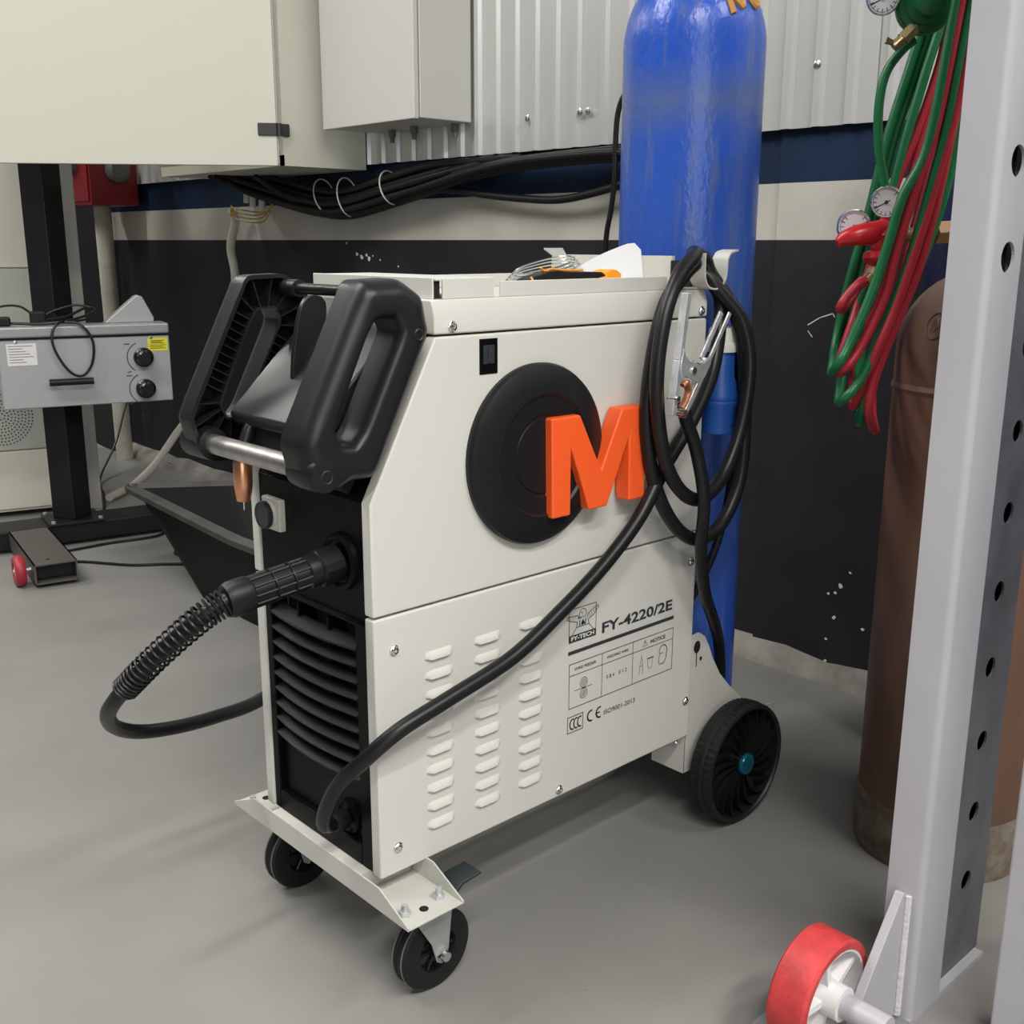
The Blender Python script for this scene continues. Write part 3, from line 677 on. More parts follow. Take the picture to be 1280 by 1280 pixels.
# cart: front caster bracket ---------------------------------------------
b = new()
va, vb = -0.074, W + 0.074
box(b, -0.012, 0.072, va, vb, 0.1385, 0.1415)
fl = [(va, 0.1385), (va, 0.143), (-0.014, 0.171), (W + 0.014, 0.171), (vb, 0.143), (vb, 0.1385)]
prism(b, fl, 'x', -0.0145, -0.012); prism(b, fl, 'x', 0.072, 0.0745)
box(b, -0.010, 0.070, 0.03, W - 0.03, 0.1415, 0.168)
br = obj('caster_bracket', b, 'cart_paint', MC, bevel=0.001)
b = new(); box(b, 0.108, L, 0.03, W - 0.03, 0.150, 0.169); obj('base_plate', b, 'cart_paint', MC, smooth=False)
def caster(v, mirror, brake):
    s = mirror     # s=-1: outer side faces -Y
    uc, R = 0.062, 0.0560
    bm = new()
    box(bm, -0.006, 0.064, v - 0.035, v + 0.035, 0.1345, 0.1385)
    lathe(bm, [(0.030, 0), (0.031, 0.006), (0.026, 0.013)], (0.043, v, 0.1345), (0, 0, -1), 24)
    leg = [(0.018, 0.124), (0.074, 0.124), (0.080, 0.112), (0.074, 0.060), (0.070, 0.046), (0.062, 0.0405), (0.054, 0.046), (0.046, 0.075)]
    for sg in (-1, 1): prism(bm, leg, 'y', v + sg * 0.0205, v + sg * 0.0230)
    box(bm, 0.018, 0.074, v - 0.023, v + 0.023, 0.1215, 0.1245)
    c = obj('caster', bm, 'fork_steel', MC, bevel=0.001)
    bm = new(); w = 0.0155
    lathe(bm, [(0.030, -w), (0.040, -w), (R - 0.0035, -w + 0.002), (R, -w + 0.005), (R, -0.0045), (R - 0.0015, -0.003), (R - 0.0015, 0.003), (R, 0.0045), (R, w - 0.005), (R - 0.0035, w - 0.002), (0.040, w), (0.030, w), (0.028, w - 0.004), (0.028, -w + 0.004), (0.030, -w)], (uc, v, R), (0, 1, 0), 48)
    obj('caster_wheel', bm, 'rubber', c, angle=0.5)
    for sg in (-1, 1):
        bm = new(); rr = R - 0.0012
        tube(bm, [(uc + rr * math.cos(2 * PI * i / 40), v + sg * 0.0092, R + rr * math.sin(2 * PI * i / 40)) for i in range(40)], 0.0019, 6, 0, True); obj('tyre_line', bm, 'groove_grey', c)
    bm = new(); lathe(bm, [(0.0295, -0.006), (0.0295, 0.006), (0.012, 0.008), (0.012, 0.014), (0, 0.014), (0, -0.014), (0.012, -0.014), (0.012, -0.008), (0.0295, -0.006)], (uc, v, R), (0, 1, 0), 30)
    for k in range(6):
        a = 2 * PI * k / 6
        for sg in (-1, 1): rod(bm, (uc + 0.010 * math.cos(a), v + sg * 0.010, R + 0.010 * math.sin(a)), (uc + 0.028 * math.cos(a), v + sg * 0.010, R + 0.028 * math.sin(a)), 0.002, n=6)
    obj('caster_hub', bm, 'hub_black', c)
    bm = new(); rod(bm, (uc, v - 0.029, R), (uc, v + 0.029, R), 0.0045, n=12); rod(bm, (uc, v + s * 0.023, R), (uc, v + s * 0.0295, R), 0.0085, n=6); rod(bm, (uc, v + s * 0.0295, R), (uc, v + s * 0.034, R), 0.0075, 0.0065, n=16); obj('axle_bolt', bm, 'chrome', c)
    for (du, dv) in ((0.002, s * 0.026), (0.056, s * 0.026)):
        bm = new(); x, y = du, v + dv; rod(bm, (x, y, 0.1415), (x, y, 0.1475), 0.0078, n=6); rod(bm, (x, y, 0.1475), (x, y, 0.156), 0.0045, n=10); obj('mount_nut', bm, 'zinc', c)
    bm = new(); lathe(bm, [(0.006, 0), (0.006, 0.0006), (0, 0.0006)], (0.027, v + s * 0.032, 0.1415), (0, 0, 1), 12); obj('bolt_hole', bm, 'cavity_black', c)
    if brake:
        bm = new(); pts = [(0.084, 0.122), (0.104, 0.136), (0.134, 0.139), (0.135, 0.142), (0.102, 0.141), (0.080, 0.127)]
        prism(bm, pts, 'y', v - 0.019, v + 0.017); obj('brake_pedal', bm, 'pedal', c, bevel=0.003)
        bm = new(); box(bm, 0.062, 0.092, v - 0.012, v + 0.012, 0.116, 0.124); rod(bm, (0.090, v - 0.018, 0.126), (0.090, v + 0.018, 0.126), 0.0035, n=10); obj('brake_arm', bm, 'pedal', c)
caster(-0.020, -1, True); caster(W + 0.020, 1, True)
# cart: rear side plates, platform, axle, wheels -----------------------------
curve = [(0.6547, 0.3300), (0.6680, 0.3080), (0.6790, 0.2850), (0.7000, 0.2530), (0.7280, 0.2240), (0.7700, 0.1880), (0.8280, 0.1560), (0.870, 0.1500), (0.870, 0.096), (0.665, 0.096), (0.650, 0.105), (0.632, 0.101), (0.6125, 0.101), (0.6125, 0.338), (0.640, 0.340)]
for v0, s in ((0.003, -1), (W - 0.006, 1)):
    b = new(); prism(b, curve, 'y', v0, v0 + 0.003)
    pt = obj('wheel_plate', b, 'cart_paint', MC, smooth=False)
    va_, vb_ = (0.003, 0.070) if s < 0 else (W - 0.070, W - 0.003)
    b = new(); box(b, 0.6115, 0.614, va_, vb_, 0.101, 0.168); obj('plate_flange', b, 'cart_paint', pt, smooth=False)
    if s < 0:
        PP = side_xy(0.0024)
        b = new(); poly(b, arc(0.634, 0.317, 0.0085, 0, 345, 20, 0.0105), PP); poly(b, [(0.6325, 0.309), (0.6348, 0.309), (0.6348, 0.283), (0.6325, 0.283)], PP); poly(b, arc(0.645, 0.2945, 0.0032, 0, 330, 10, 0.0038), PP); obj('key_slot', b, 'cavity_black', pt, smooth=False)
        screw(pt, 0.6115, 0.022, 0.150, (-1, 0, 0))
b = new(); box(b, 0.645, 0.868, 0.008, W - 0.008, 0.099, 0.104); obj('cylinder_platform', b, 'cart_paint', MC, smooth=False)
UW, RW = 0.711, 0.1045
b = new(); rod(b, (UW, -0.050, RW), (UW, W + 0.050, RW), 0.010, n=14); obj('axle', b, 'zinc', MC)
def rear_wheel(v_in, s):
    # tyre cross-section from inner face (0) to outer face (0.044)
    prof = [(0.078, 0.004), (0.092, 0.0), (0.100, 0.002), (0.1035, 0.006), (0.1035, 0.015), (0.1020, 0.017), (0.1045, 0.019), (0.1045, 0.025), (0.1020, 0.027), (0.1035, 0.029), (0.1035, 0.038), (0.1010, 0.0425), (0.0975, 0.0440), (0.0955, 0.0435), (0.0935, 0.040), (0.0935, 0.020), (0.078, 0.018), (0.078, 0.004)]
    def rf(k, i, r):
        if k in (3, 4, 9, 10) and i % 2: return r - 0.0024
        return r
    bm = new(); lathe(bm, prof, (UW, v_in, RW), (0, s, 0), 116, rf)
    w = obj('rear_wheel', bm, 'tyre', MC, angle=0.4)
    bm = new(); lathe(bm, [(0.0940, 0.016), (0.0940, 0.022), (0.060, 0.024), (0.020, 0.030), (0.020, 0.040), (0.012, 0.040)], (UW, v_in, RW), (0, s, 0), 48); obj('hub', bm, 'hub_black', w)
    sp = None
    for k in range(20):
        a0 = 2 * PI * k / 20
        if sp is None:
            bm = new()
            pts = []
            for j in range(7):
                t = j / 6; r = 0.019 + 0.074 * t; a = 0.35 * t * t
                pts.append((r * math.cos(a), r * math.sin(a)))
            pv = None
            for j, (x, z) in enumerate(pts):
                h0, h1 = 0.022, 0.0385
                n2 = (0.0006, 0)
                q = (-z / math.hypot(x, z) * 0.0009, x / math.hypot(x, z) * 0.0009)
                cur = [bm.verts.new(p) for p in ((x + q[0], s * h0, z + q[1]), (x - q[0], s * h0, z - q[1]), (x - q[0] * .6, s * h1, z - q[1] * .6), (x + q[0] * .6, s * h1, z + q[1] * .6))]
                if pv:
                    for m_ in range(4): bm.faces.new((pv[m_], pv[(m_ + 1) % 4], cur[(m_ + 1) % 4], cur[m_]))
                else: bm.faces.new(cur)
                pv = cur
            bm.faces.new(list(reversed(pv)))
            sp = obj('spoke', bm, 'hub_black', w, local=True); o = sp
        else:
            o = sp.copy(); COL.objects.link(o)
        o.location = Vector((UW, v_in, RW)) - ORG[MC.name]; o.rotation_euler = (0, -a0, 0)
    bm = new(); lathe(bm, [(0.0185, 0.036), (0.0185, 0.043), (0.0170, 0.0455), (0.011, 0.0475), (0, 0.048)], (UW, v_in, RW), (0, s, 0), 28); obj('hub_cap', bm, 'blue_cap', w)['label'] = 'shiny blue hub cap'
rear_wheel(-0.010, -1); rear_wheel(W + 0.010, 1)

# ================================================================== THINGS ON AND AROUND THE MACHINE
# blue gas cylinder standing on the cart
GX, GY = 0.768, 0.163
def shoulder(r, z0, h, neck, n=10):
    out = []
    for i in range(n + 1):
        a = (PI / 2) * i / n
        rr = r * math.cos(a)
        if rr < neck: break
        out.append((rr, z0 + h * math.sin(a)))
    return out
gc = thing('gas_cylinder', 'tall scuffed bright blue gas cylinder standing on the cart behind the welding machine', 'gas cylinder', (GX, GY, 0.076))
b = new(); R_ = 0.1125
prof = [(R_ - 0.02, 0.028), (R_ - 0.006, 0.030), (R_, 0.038)] + [(R_, z) for z in (0.4, 0.8, 1.10)] + shoulder(R_, 1.250 - 0.076, 0.130, 0.03, 16) + [(0.03, 1.305), (0.03, 1.325), (0, 1.325)]
lathe(b, prof, (GX, GY, 0.076), (0, 0, 1), 64); obj('cylinder_body', b, 'cyl_blue', gc, angle=0.6)
b = new(); lathe(b, [(0.033, 1.300), (0.033, 1.34), (0.016, 1.345), (0.016, 1.43), (0, 1.43)], (GX, GY, 0.076), (0, 0, 1), 24); rod(b, (GX, GY, 1.475), (GX - 0.05, GY, 1.475), 0.010, n=12); lathe(b, [(0.028, 0), (0.028, 0.018), (0, 0.018)], (GX, GY, 1.506), (0, 0, 1), 16); obj('valve', b, 'brass', gc)
def on_shoulder(th, z, off=0.0012):
    t = (z - 1.25) / 0.130; rr = R_ * math.sqrt(max(1 - t * t, 0.02)) if t > 0 else R_
    rr += off
    return (GX + rr * math.cos(th), GY + rr * math.sin(th), z)
b = new()          # hand-painted strokes on the shoulder
a0 = math.atan2(-1.006 - GY, -0.708 - GX)
for s_ in ([(0.40, 1.335), (0.48, 1.308), (0.54, 1.284)], [(0.40, 1.335), (0.60, 1.306), (0.72, 1.294)], [(0.72, 1.294), (0.75, 1.316), (0.78, 1.335)], [(0.88, 1.335), (0.92, 1.310), (1.02, 1.300), (1.14, 1.308)]):
    tube(b, [on_shoulder(a0 + t, z) for t, z in s_], 0.0050, 6, 6)
obj('painted_mark', b, 'marker_orange', gc)['label'] = 'hand painted orange brown marks'

# earth cable, coiled on the hook, with its clamp
ec = thing('earth_cable', 'thick black cable slanting across the machine side, coiled on its hook, ending in a clamp', 'cable', (0.45, -0.05, 0.5))
route = [(0.000, 0.080, 0.222), (-0.016, 0.078, 0.222), (-0.036, 0.068, 0.232), (-0.045, 0.050, 0.262), (-0.042, 0.022, 0.308), (-0.028, -0.010, 0.346), (0.0098, -0.034, 0.3830), (0.0803, -0.040, 0.4040), (0.1875, -0.040, 0.4301), (0.2747, -0.040, 0.4717), (0.3596, -0.040, 0.5203), (0.4324, -0.040, 0.5772), (0.4842, -0.038, 0.6397), (0.5539, -0.030, 0.6993), (0.6080, -0.020, 0.7582), (0.636, -0.010, 0.820), (0.646, 0.000, 0.872), (0.642, 0.010, 0.900), (0.630, 0.018, 0.912),
         (0.592, 0.008, 0.918), (0.5560, -0.022, 0.922), (0.5180, -0.034, 0.908), (0.4740, -0.038, 0.8700), (0.4520, -0.038, 0.8068), (0.4410, -0.038, 0.7204), (0.4600, -0.038, 0.6277), (0.5060, -0.038, 0.5555), (0.5640, -0.038, 0.5181), (0.6220, -0.038, 0.5288), (0.6650, -0.038, 0.5849), (0.6740, -0.038, 0.6707), (0.6660, -0.034, 0.792), (0.6520, -0.020, 0.858), (0.642, 0.002, 0.905), (0.630, 0.006, 0.928),
         (0.5950, 0.000, 0.936), (0.5400, -0.034, 0.934), (0.4860, -0.050, 0.908), (0.4480, -0.058, 0.8507), (0.4340, -0.060, 0.7664), (0.4500, -0.060, 0.6771), (0.4840, -0.060, 0.6180), (0.5360, -0.060, 0.5880), (0.5980, -0.054, 0.6087), (0.6420, -0.052, 0.6743), (0.6640, -0.048, 0.7674), (0.6560, -0.036, 0.8379), (0.6440, -0.010, 0.885), (0.634, 0.006, 0.905), (0.624, 0.020, 0.900)]
route = [(x - 0.016 if x > 0.586 and z > 0.875 else x, y, z) for x, y, z in route]
b = new(); tube(b, route, 0.0102, 12, 7); obj('cable', b, 'cable_rubber', ec)
b = new(); lathe(b, [(0.0125, 0), (0.0135, 0.004), (0.0135, 0.020), (0.0115, 0.024)], (0.004, 0.080, 0.222), (-1, 0, 0), 8); obj('plug', b, 'black_plastic', ec)
b = new(); tube(b, [(0.462, -0.084, 0.735), (0.4800, -0.078, 0.7100), (0.5040, -0.078, 0.6673), (0.5220, -0.082, 0.5933), (0.5440, -0.064, 0.5155), (0.590, -0.040, 0.4309), (0.652, -0.014, 0.362), (0.702, 0.010, 0.305), (0.730, 0.024, 0.240), (0.728, 0.026, 0.150), (0.712, 0.028, 0.122), (0.695, 0.032, 0.115), (0.67, 0.05, 0.115)], 0.0095, 10, 7); obj('clamp_lead', b, 'cable_rubber', ec)
cv = -0.0865
b = new()       # left jaw and grip, folded sheet
def bar(bm, p, q, w, v0, v1):
    a = Vector(p); c = Vector(q); d = (c - a).normalized(); n = Vector((-d.y, d.x)) * (w / 2)
    prism(bm, [tuple(a + n), tuple(c + n), tuple(c - n), tuple(a - n)], 'y', v0, v1)
bar(b, (0.4560, 0.8860), (0.4440, 0.7985), 0.0085, cv - 0.007, cv + 0.005); bar(b, (0.4440, 0.7985), (0.4330, 0.7250), 0.0085, cv - 0.007, cv + 0.005)
prism(b, [(0.447, 0.815), (0.452, 0.803), (0.462, 0.796), (0.492, 0.792), (0.503, 0.800), (0.507, 0.790), (0.494, 0.772), (0.480, 0.766), (0.452, 0.776), (0.446, 0.770), (0.441, 0.790)], 'y', cv - 0.0085, cv - 0.0065)
obj('clamp_jaw', b, 'zinc', ec, bevel=0.0012)
b = new()
bar(b, (0.5470, 0.8570), (0.5050, 0.7950), 0.0070, cv - 0.0075, cv - 0.0045); bar(b, (0.5390, 0.8575), (0.4980, 0.7960), 0.0090, cv + 0.001, cv + 0.005); bar(b, (0.5060, 0.7960), (0.4540, 0.7215), 0.0085, cv - 0.0075, cv + 0.004)
obj('clamp_jaw', b, 'zinc', ec, bevel=0.0012)
for ru, rz, rr in ((0.468, 0.7835, 0.0048), (0.452, 0.727, 0.005), (0.436, 0.748, 0.004)):
    b = new(); rod(b, (ru, cv - 0.011, rz), (ru, cv + 0.006, rz), rr, n=14); obj('rivet', b, 'chrome', ec)
b = new()
for k in range(3): tube(b, [(0.452 + 0.002 * k, cv - 0.004 + 0.003 * k, 0.7640), (0.462, cv - 0.004 + 0.003 * k, 0.7680 - .001 * k), (0.470, cv - 0.003 + 0.003 * k, 0.7560), (0.464, cv - 0.004 + 0.003 * k, 0.7430), (0.456, cv - 0.004 + 0.003 * k, 0.7330)], 0.0032, 6, 5)
obj('copper_braid', b, 'copper', ec)['label'] = 'copper contact braid'
b = new(); tube(b, [(0.472 + 0.011 * math.cos(t * 0.7) + 0.003 * t * 0.1, cv + 0.001 * (t - 9), 0.7830 + 0.011 * math.sin(t * 0.7)) for t in range(1, 18)], 0.0014, 6, 3); obj('clamp_spring', b, 'chrome', ec)

# welding torch: plug, strain-relief spring, hose loop, copper nozzle hanging below the grab bar
wt = thing('welding_torch', 'black welding torch hose plugged into the machine front, with spring guard and copper nozzle', 'welding torch', (-0.1, 0.1, 0.45))
pa, pb = Vector((-0.004, 0.066, 0.574)), Vector((-0.148, 0.078, 0.553))
ax = (pb - pa).normalized(); PLn = (pb - pa).length
b = new(); lathe(b, [(0.0200, -0.002), (0.0235, 0.000), (0.0235, 0.026), (0.0205, 0.028)], pa, ax, 16, lambda k, i, r: r - (0.0025 if (i // 2) % 2 and k in (1, 2) else 0)); nut = obj('plug_nut', b, 'black_plastic', wt, angle=0.4)
b = new()
lathe(b, [(0.0190, 0.026), (0.0200, 0.030), (0.0200, 0.042), (0.0175, 0.044), (0.0175, PLn - 0.032), (0.0205, PLn - 0.030), (0.0215, PLn - 0.026), (0.0215, PLn - 0.006), (0.0190, PLn), (0.013, PLn)], pa, ax, 28)
grip = obj('plug_body', b, 'black_plastic', wt, angle=0.5)
_, s1, t1 = frame_of(ax)
b = new()
for k in range(10):
    a = 2 * PI * k / 10; d = s1 * math.cos(a) + t1 * math.sin(a)
    rod(b, pa + ax * 0.043 + d * 0.0180, pa + ax * (PLn - 0.031) + d * 0.0180, 0.0018, n=6)
for q in (0.062, 0.086): lathe(b, [(0.0175, q), (0.0198, q + 0.0005), (0.0198, q + 0.003), (0.0175, q + 0.0035)], pa, ax, 28)
obj('plug_rib', b, 'black_plastic', grip, angle=0.5)
hose = [tuple(pb - ax * 0.01), tuple(pb), (-0.176, 0.088, 0.536), (-0.205, 0.118, 0.500), (-0.228, 0.150, 0.462), (-0.242, 0.186, 0.424), (-0.236, 0.228, 0.388), (-0.208, 0.276, 0.348), (-0.165, 0.306, 0.318), (-0.110, 0.318, 0.303), (-0.050, 0.320, 0.299), (0.020, 0.322, 0.302), (0.10, 0.325, 0.33), (0.19, 0.328, 0.40), (0.24, 0.330, 0.52), (0.20, 0.330, 0.66), (0.12, 0.322, 0.78), (0.06, 0.305, 0.86)]
b = new(); tube(b, hose, 0.0098, 12, 8); obj('hose', b, 'cable_rubber', wt)
hp = spline(hose, 30)
def at_len(P, s):
    acc = 0
    for i in range(len(P) - 1):
        d = (P[i + 1] - P[i]).length
        if acc + d >= s: return P[i] + (P[i + 1] - P[i]) * ((s - acc) / d), (P[i + 1] - P[i]).normalized()
        acc += d
    return P[-1], (P[-1] - P[-2]).normalized()
b = new(); pts = []; turns = 23; total = 0.172
def pitchmap(f):
    # tight coils at both ends, open in the middle
    return f + 0.055 * math.sin(2 * PI * f) * -1
for i in range(turns * 12 + 1):
    f = i / (turns * 12)
    p, d = at_len(hp, 0.010 + total * pitchmap(f)); _, s_, t_ = frame_of(d); a = 2 * PI * i / 12
    rr = 0.0160 - 0.0012 * f
    pts.append(p + s_ * rr * math.cos(a) + t_ * rr * math.sin(a))
tube(b, pts, 0.0017, 6, 0); obj('strain_spring', b, 'handle_plastic', wt)['label'] = 'black coil spring guard'
b = new(); lathe(b, [(0.0105, 0.0), (0.0118, 0.004), (0.0118, 0.030), (0.0105, 0.040), (0.0086, 0.052), (0.0074, 0.052), (0.0074, 0.040), (0, 0.040)], (-0.050, 0.200, 0.686), (-0.02, 0.0, -1), 28); obj('nozzle', b, 'copper', wt)['label'] = 'polished copper nozzle'
b = new(); rod(b, (-0.051, 0.200, 0.640), (-0.0515, 0.200, 0.622), 0.0008, n=6); obj('wire_tip', b, 'chrome', wt)
b = new(); tube(b, [(-0.050, 0.200, 0.684), (-0.047, 0.200, 0.700), (-0.038, 0.201, 0.722), (-0.022, 0.203, 0.742)], 0.0085, 12, 6); obj('swan_neck', b, 'handle_plastic', wt)

# industrial plug hanging in the coil
PX, PY = 0.660, 0.002
ip = thing('industrial_plug', 'blue industrial power plug with white cap hanging behind the machine beside the coiled cable', 'plug', (PX, PY, 0.66))
b = new(); lathe(b, [(0.0265, 0.666), (0.0270, 0.672), (0.0270, 0.705), (0.0290, 0.709), (0.0290, 0.714), (0.0275, 0.716), (0.0285, 0.718), (0.0285, 0.724), (0.0265, 0.730), (0.0250, 0.742), (0.0215, 0.752), (0.0205, 0.790), (0.0195, 0.792), (0, 0.792)], (PX, PY, 0), (0, 0, 1), 40); pbd = obj('plug_body', b, 'plug_blue', ip, angle=0.5)
b = new(); lathe(b, [(0.0250, 0.790), (0.0255, 0.792), (0.0255, 0.802), (0.0215, 0.804), (0.0200, 0.823), (0.0180, 0.826), (0.010, 0.826)], (PX, PY, 0), (0, 0, 1), 24, lambda k, i, r: r - (0.0012 if i % 4 == 0 and k in (3, 4) else 0)); obj('cap_nut', b, 'plug_white', ip, angle=0.5)['label'] = 'white gland nut'
b = new(); box(b, PX - 0.004, PX + 0.004, PY - 0.0305, PY - 0.026, 0.668, 0.676); obj('latch_tab', b, 'plug_blue', ip)
b = new(); tube(b, [(PX, PY, 0.822), (PX + 0.004, PY + 0.004, 0.845), (PX + 0.020, PY + 0.01, 0.865), (PX + 0.034, PY + 0.004, 0.84), (PX + 0.040, PY - 0.004, 0.76), (PX + 0.038, PY - 0.006, 0.62), (PX + 0.02, PY + 0.0, 0.50), (0.660, 0.03, 0.40), (0.632, 0.06, 0.34)], 0.0065, 10, 7); obj('cable', b, 'cable_rubber', ip)

# things lying in the tray
tl = thing('utility_tool', 'black and orange hand tool lying in the tray on top of the machine', 'tool', (0.385, 0.060, 0.886))
b = new(); prism(b, resample(chaikin([(0.292, 0.886), (0.292, 0.904), (0.322, 0.909), (0.345, 0.915), (0.370, 0.912), (0.440, 0.911), (0.450, 0.909), (0.452, 0.886)], 1), 24), 'y', 0.048, 0.072); obj('body', b, 'black_plastic', tl, bevel=0.002)
b = new(); prism(b, [(0.432, 0.886), (0.432, 0.903), (0.446, 0.905), (0.446, 0.911), (0.458, 0.914), (0.468, 0.913), (0.477, 0.908), (0.477, 0.886)], 'y', 0.046, 0.074); obj('slider', b, 'tool_orange', tl, bevel=0.002)['label'] = 'orange slider'
b = new(); tube(b, [(0.302, 0.047, 0.887), (0.303, 0.0465, 0.900), (0.303, 0.050, 0.906)], 0.0016, 6, 4); obj('ring_mark', b, 'tool_orange', tl)
b = new(); tube(b, [(0.330, 0.060, 0.918), (0.338, 0.060, 0.9130), (0.352, 0.060, 0.9155), (0.380, 0.060, 0.9135), (0.412, 0.060, 0.9135)], 0.0016, 6, 4); obj('trim_line', b, 'tool_orange', tl)
b = new()
for k in range(13):
    t = k / 12; v = 0.150 - 0.045 * t + 0.012 * math.sin(PI * t)
    row = (0.505 + 0.090 * t, v)
    zt = 0.914 + (0.950 - 0.914) * min(t / 0.86, 1) - (0.010 if t > 0.93 else 0)
    vv = [b.verts.new((row[0], row[1] + q, z)) for z, q in ((0.886, 0), (zt, 0.008), (zt, 0.0088), (0.886, 0.0008))]
    if k:
        for j in range(4): b.faces.new((pv_[j], pv_[(j + 1) % 4], vv[(j + 1) % 4], vv[j]))
    else: b.faces.new(vv)
    pv_ = vv
b.faces.new(list(reversed(pv_)))
tag(obj('paper_sheet', b, 'paper'), 'folded white paper sheet standing in the tray on the machine', 'paper')
wc = thing('wire_coil', 'small coil of shiny steel wire lying in the tray on top of the machine', 'wire coil', (0.46, 0.185, 0.886))
for k in range(5):
    b = new(); r_ = 0.060 - 0.004 * k; tl_ = 0.26 + 0.05 * k
    tube(b, [(0.455 + r_ * 1.15 * math.cos(2 * PI * i / 28), 0.180 + r_ * math.sin(2 * PI * i / 28) * .85, 0.889 + 0.004 * k + tl_ * (r_ + r_ * math.cos(2 * PI * i / 28)) * 0.62) for i in range(28)], 0.0016, 6, 0, True); obj('wire_turn', b, 'chrome', wc)

# ================================================================== WALL CABINETS
cs = thing('electrical_cabinet', 'smaller pale grey steel cabinet fixed to the corrugated cladding, door closed', 'electrical cabinet', (1.25, 1.58, 1.266))
x0, y0, y1 = 1.160, 1.3677, 1.797
b = new(); box(b, x0, 1.336, y0, y1, 1.267, 1.95); obj('body', b, 'cabinet_grey', cs, bevel=0.003)
b = new(); box(b, x0 - 0.020, x0 - 0.003, y0 + 0.001, y1, 1.264, 1.955); obj('door', b, 'cabinet_grey', cs, bevel=0.003)
for px_, py_ in ((1.32, 1.42), (1.28, 1.55), (1.30, 1.68)):
    b = new(); rod(b, (px_, py_, 1.268), (px_, py_, 1.248), 0.011, n=12); rod(b, (px_, py_, 1.252), (px_, py_, 1.232), 0.007, n=10); obj('cable_gland', b, 'grey_plastic', cs)
BX, BY = 1.0492, 1.8643
cb = thing('large_cabinet', 'big cream steel cabinet on the wall with its wide door swung open', 'electrical cabinet', (1.20, 2.25, 1.165))
y2 = BY + 0.79
b = new(); box(b, BX, 1.336, BY, BY + 0.003, 1.165, 2.25); sp_ = obj('side_wall', b, 'cabinet_paint', cb, smooth=False)
b = new(); box(b, BX, 1.336, y2 - 0.003, y2, 1.165, 2.25); obj('side_wall', b, 'cabinet_paint', cb, smooth=False)
b = new(); box(b, BX, 1.336, BY + 0.003, y2 - 0.003, 1.165, 1.168); obj('bottom', b, 'cabinet_paint', cb, smooth=False)
b = new(); box(b, BX, 1.336, BY + 0.003, y2 - 0.003, 2.247, 2.25); obj('top', b, 'cabinet_paint', cb, smooth=False)
b = new(); box(b, 1.333, 1.336, BY + 0.003, y2 - 0.003, 1.168, 2.247); obj('back', b, 'cabinet_paint', cb, smooth=False)
b = new(); box(b, BX - 0.002, BX, BY, BY + 0.022, 1.165, 2.25); box(b, BX - 0.002, BX, BY, y2, 1.165, 1.195); obj('front_lip', b, 'cabinet_paint', cb, smooth=False)
dd = Vector((-0.805, 0.593, 0)).normalized(); dn = Vector((-dd.y, dd.x, 0))
if dn.dot(Vector((-0.708 - BX, -1.006 - BY, 0))) < 0: dn = -dn
h0 = Vector((BX - 0.018, BY + 0.004, 0))
def slab(bm, s0, s1, t0, t1, z0, z1):
    vv = [bm.verts.new(h0 + dd * s + dn * t + Vector((0, 0, z))) for s in (s0, s1) for t in (t0, t1) for z in (z0, z1)]
    for f in ((0, 1, 3, 2), (4, 6, 7, 5), (0, 4, 5, 1), (2, 3, 7, 6), (0, 2, 6, 4), (1, 5, 7, 3)): bm.faces.new([vv[i] for i in f])
b = new(); slab(b, 0.0, 0.80, 0.0, 0.018, 1.163, 2.25); dr = obj('door', b, 'cabinet_paint', cb, bevel=0.002)
b = new(); slab(b, -0.004, 0.004, -0.004, 0.012, 1.17, 2.24); obj('gasket', b, 'gasket', cb, smooth=False)
for z in (1.262, 2.05):
    b = new(); slab(b, -0.001, 0.052, 0.016, 0.024, z - 0.017, z + 0.017); hg = obj('hinge', b, 'hinge_black', cb, bevel=0.002)
    b = new(); box(b, BX - 0.014, BX + 0.016, BY - 0.010, BY, z - 0.017, z + 0.017); obj('hinge_leaf', b, 'hinge_black', hg, bevel=0.002)
    b = new(); rod(b, tuple(h0 + dn * 0.016 + Vector((0.006, -0.004, z - 0.017))), tuple(h0 + dn * 0.016 + Vector((0.006, -0.004, z + 0.017))), 0.007, n=10); obj('hinge_pin', b, 'hinge_black', hg)

# ================================================================== CABLES ON THE WALL
def wall_cable(pts, r, label, m='cable_dull', name='bundle_cable'):
    b = new(); tube(b, pts, r, 10, 8)
    return tag(obj(name, b, m), label, 'cable', 'black cables along the wall')
base = [(1.15, 2.44, 1.160), (1.24, 2.40, 1.130), (1.300, 2.285, 1.092), (1.312, 2.094, 1.056), (1.312, 1.914, 1.046), (1.314, 1.666, 1.080), (1.316, 1.478, 1.110), (1.316, 1.3065, 1.150), (1.316, 1.10, 1.166), (1.316, 0.82, 1.170), (1.322, 0.74, 1.166), (1.336, 0.68, 1.164), (1.352, 0.64, 1.168)]
LB = 'black cable of the sagging bundle clipped along the blue wall band'
offs = [(0.004, -0.014, 0.0105), (-0.020, -0.014, 0.0100), (0.004, 0.010, 0.0105), (-0.020, 0.010, 0.0110), (-0.044, -0.004, 0.0100),
        (0.004, 0.034, 0.0105), (-0.020, 0.034, 0.0110), (-0.044, 0.020, 0.0100), (-0.020, 0.058, 0.0105), (0.004, 0.058, 0.0105)]
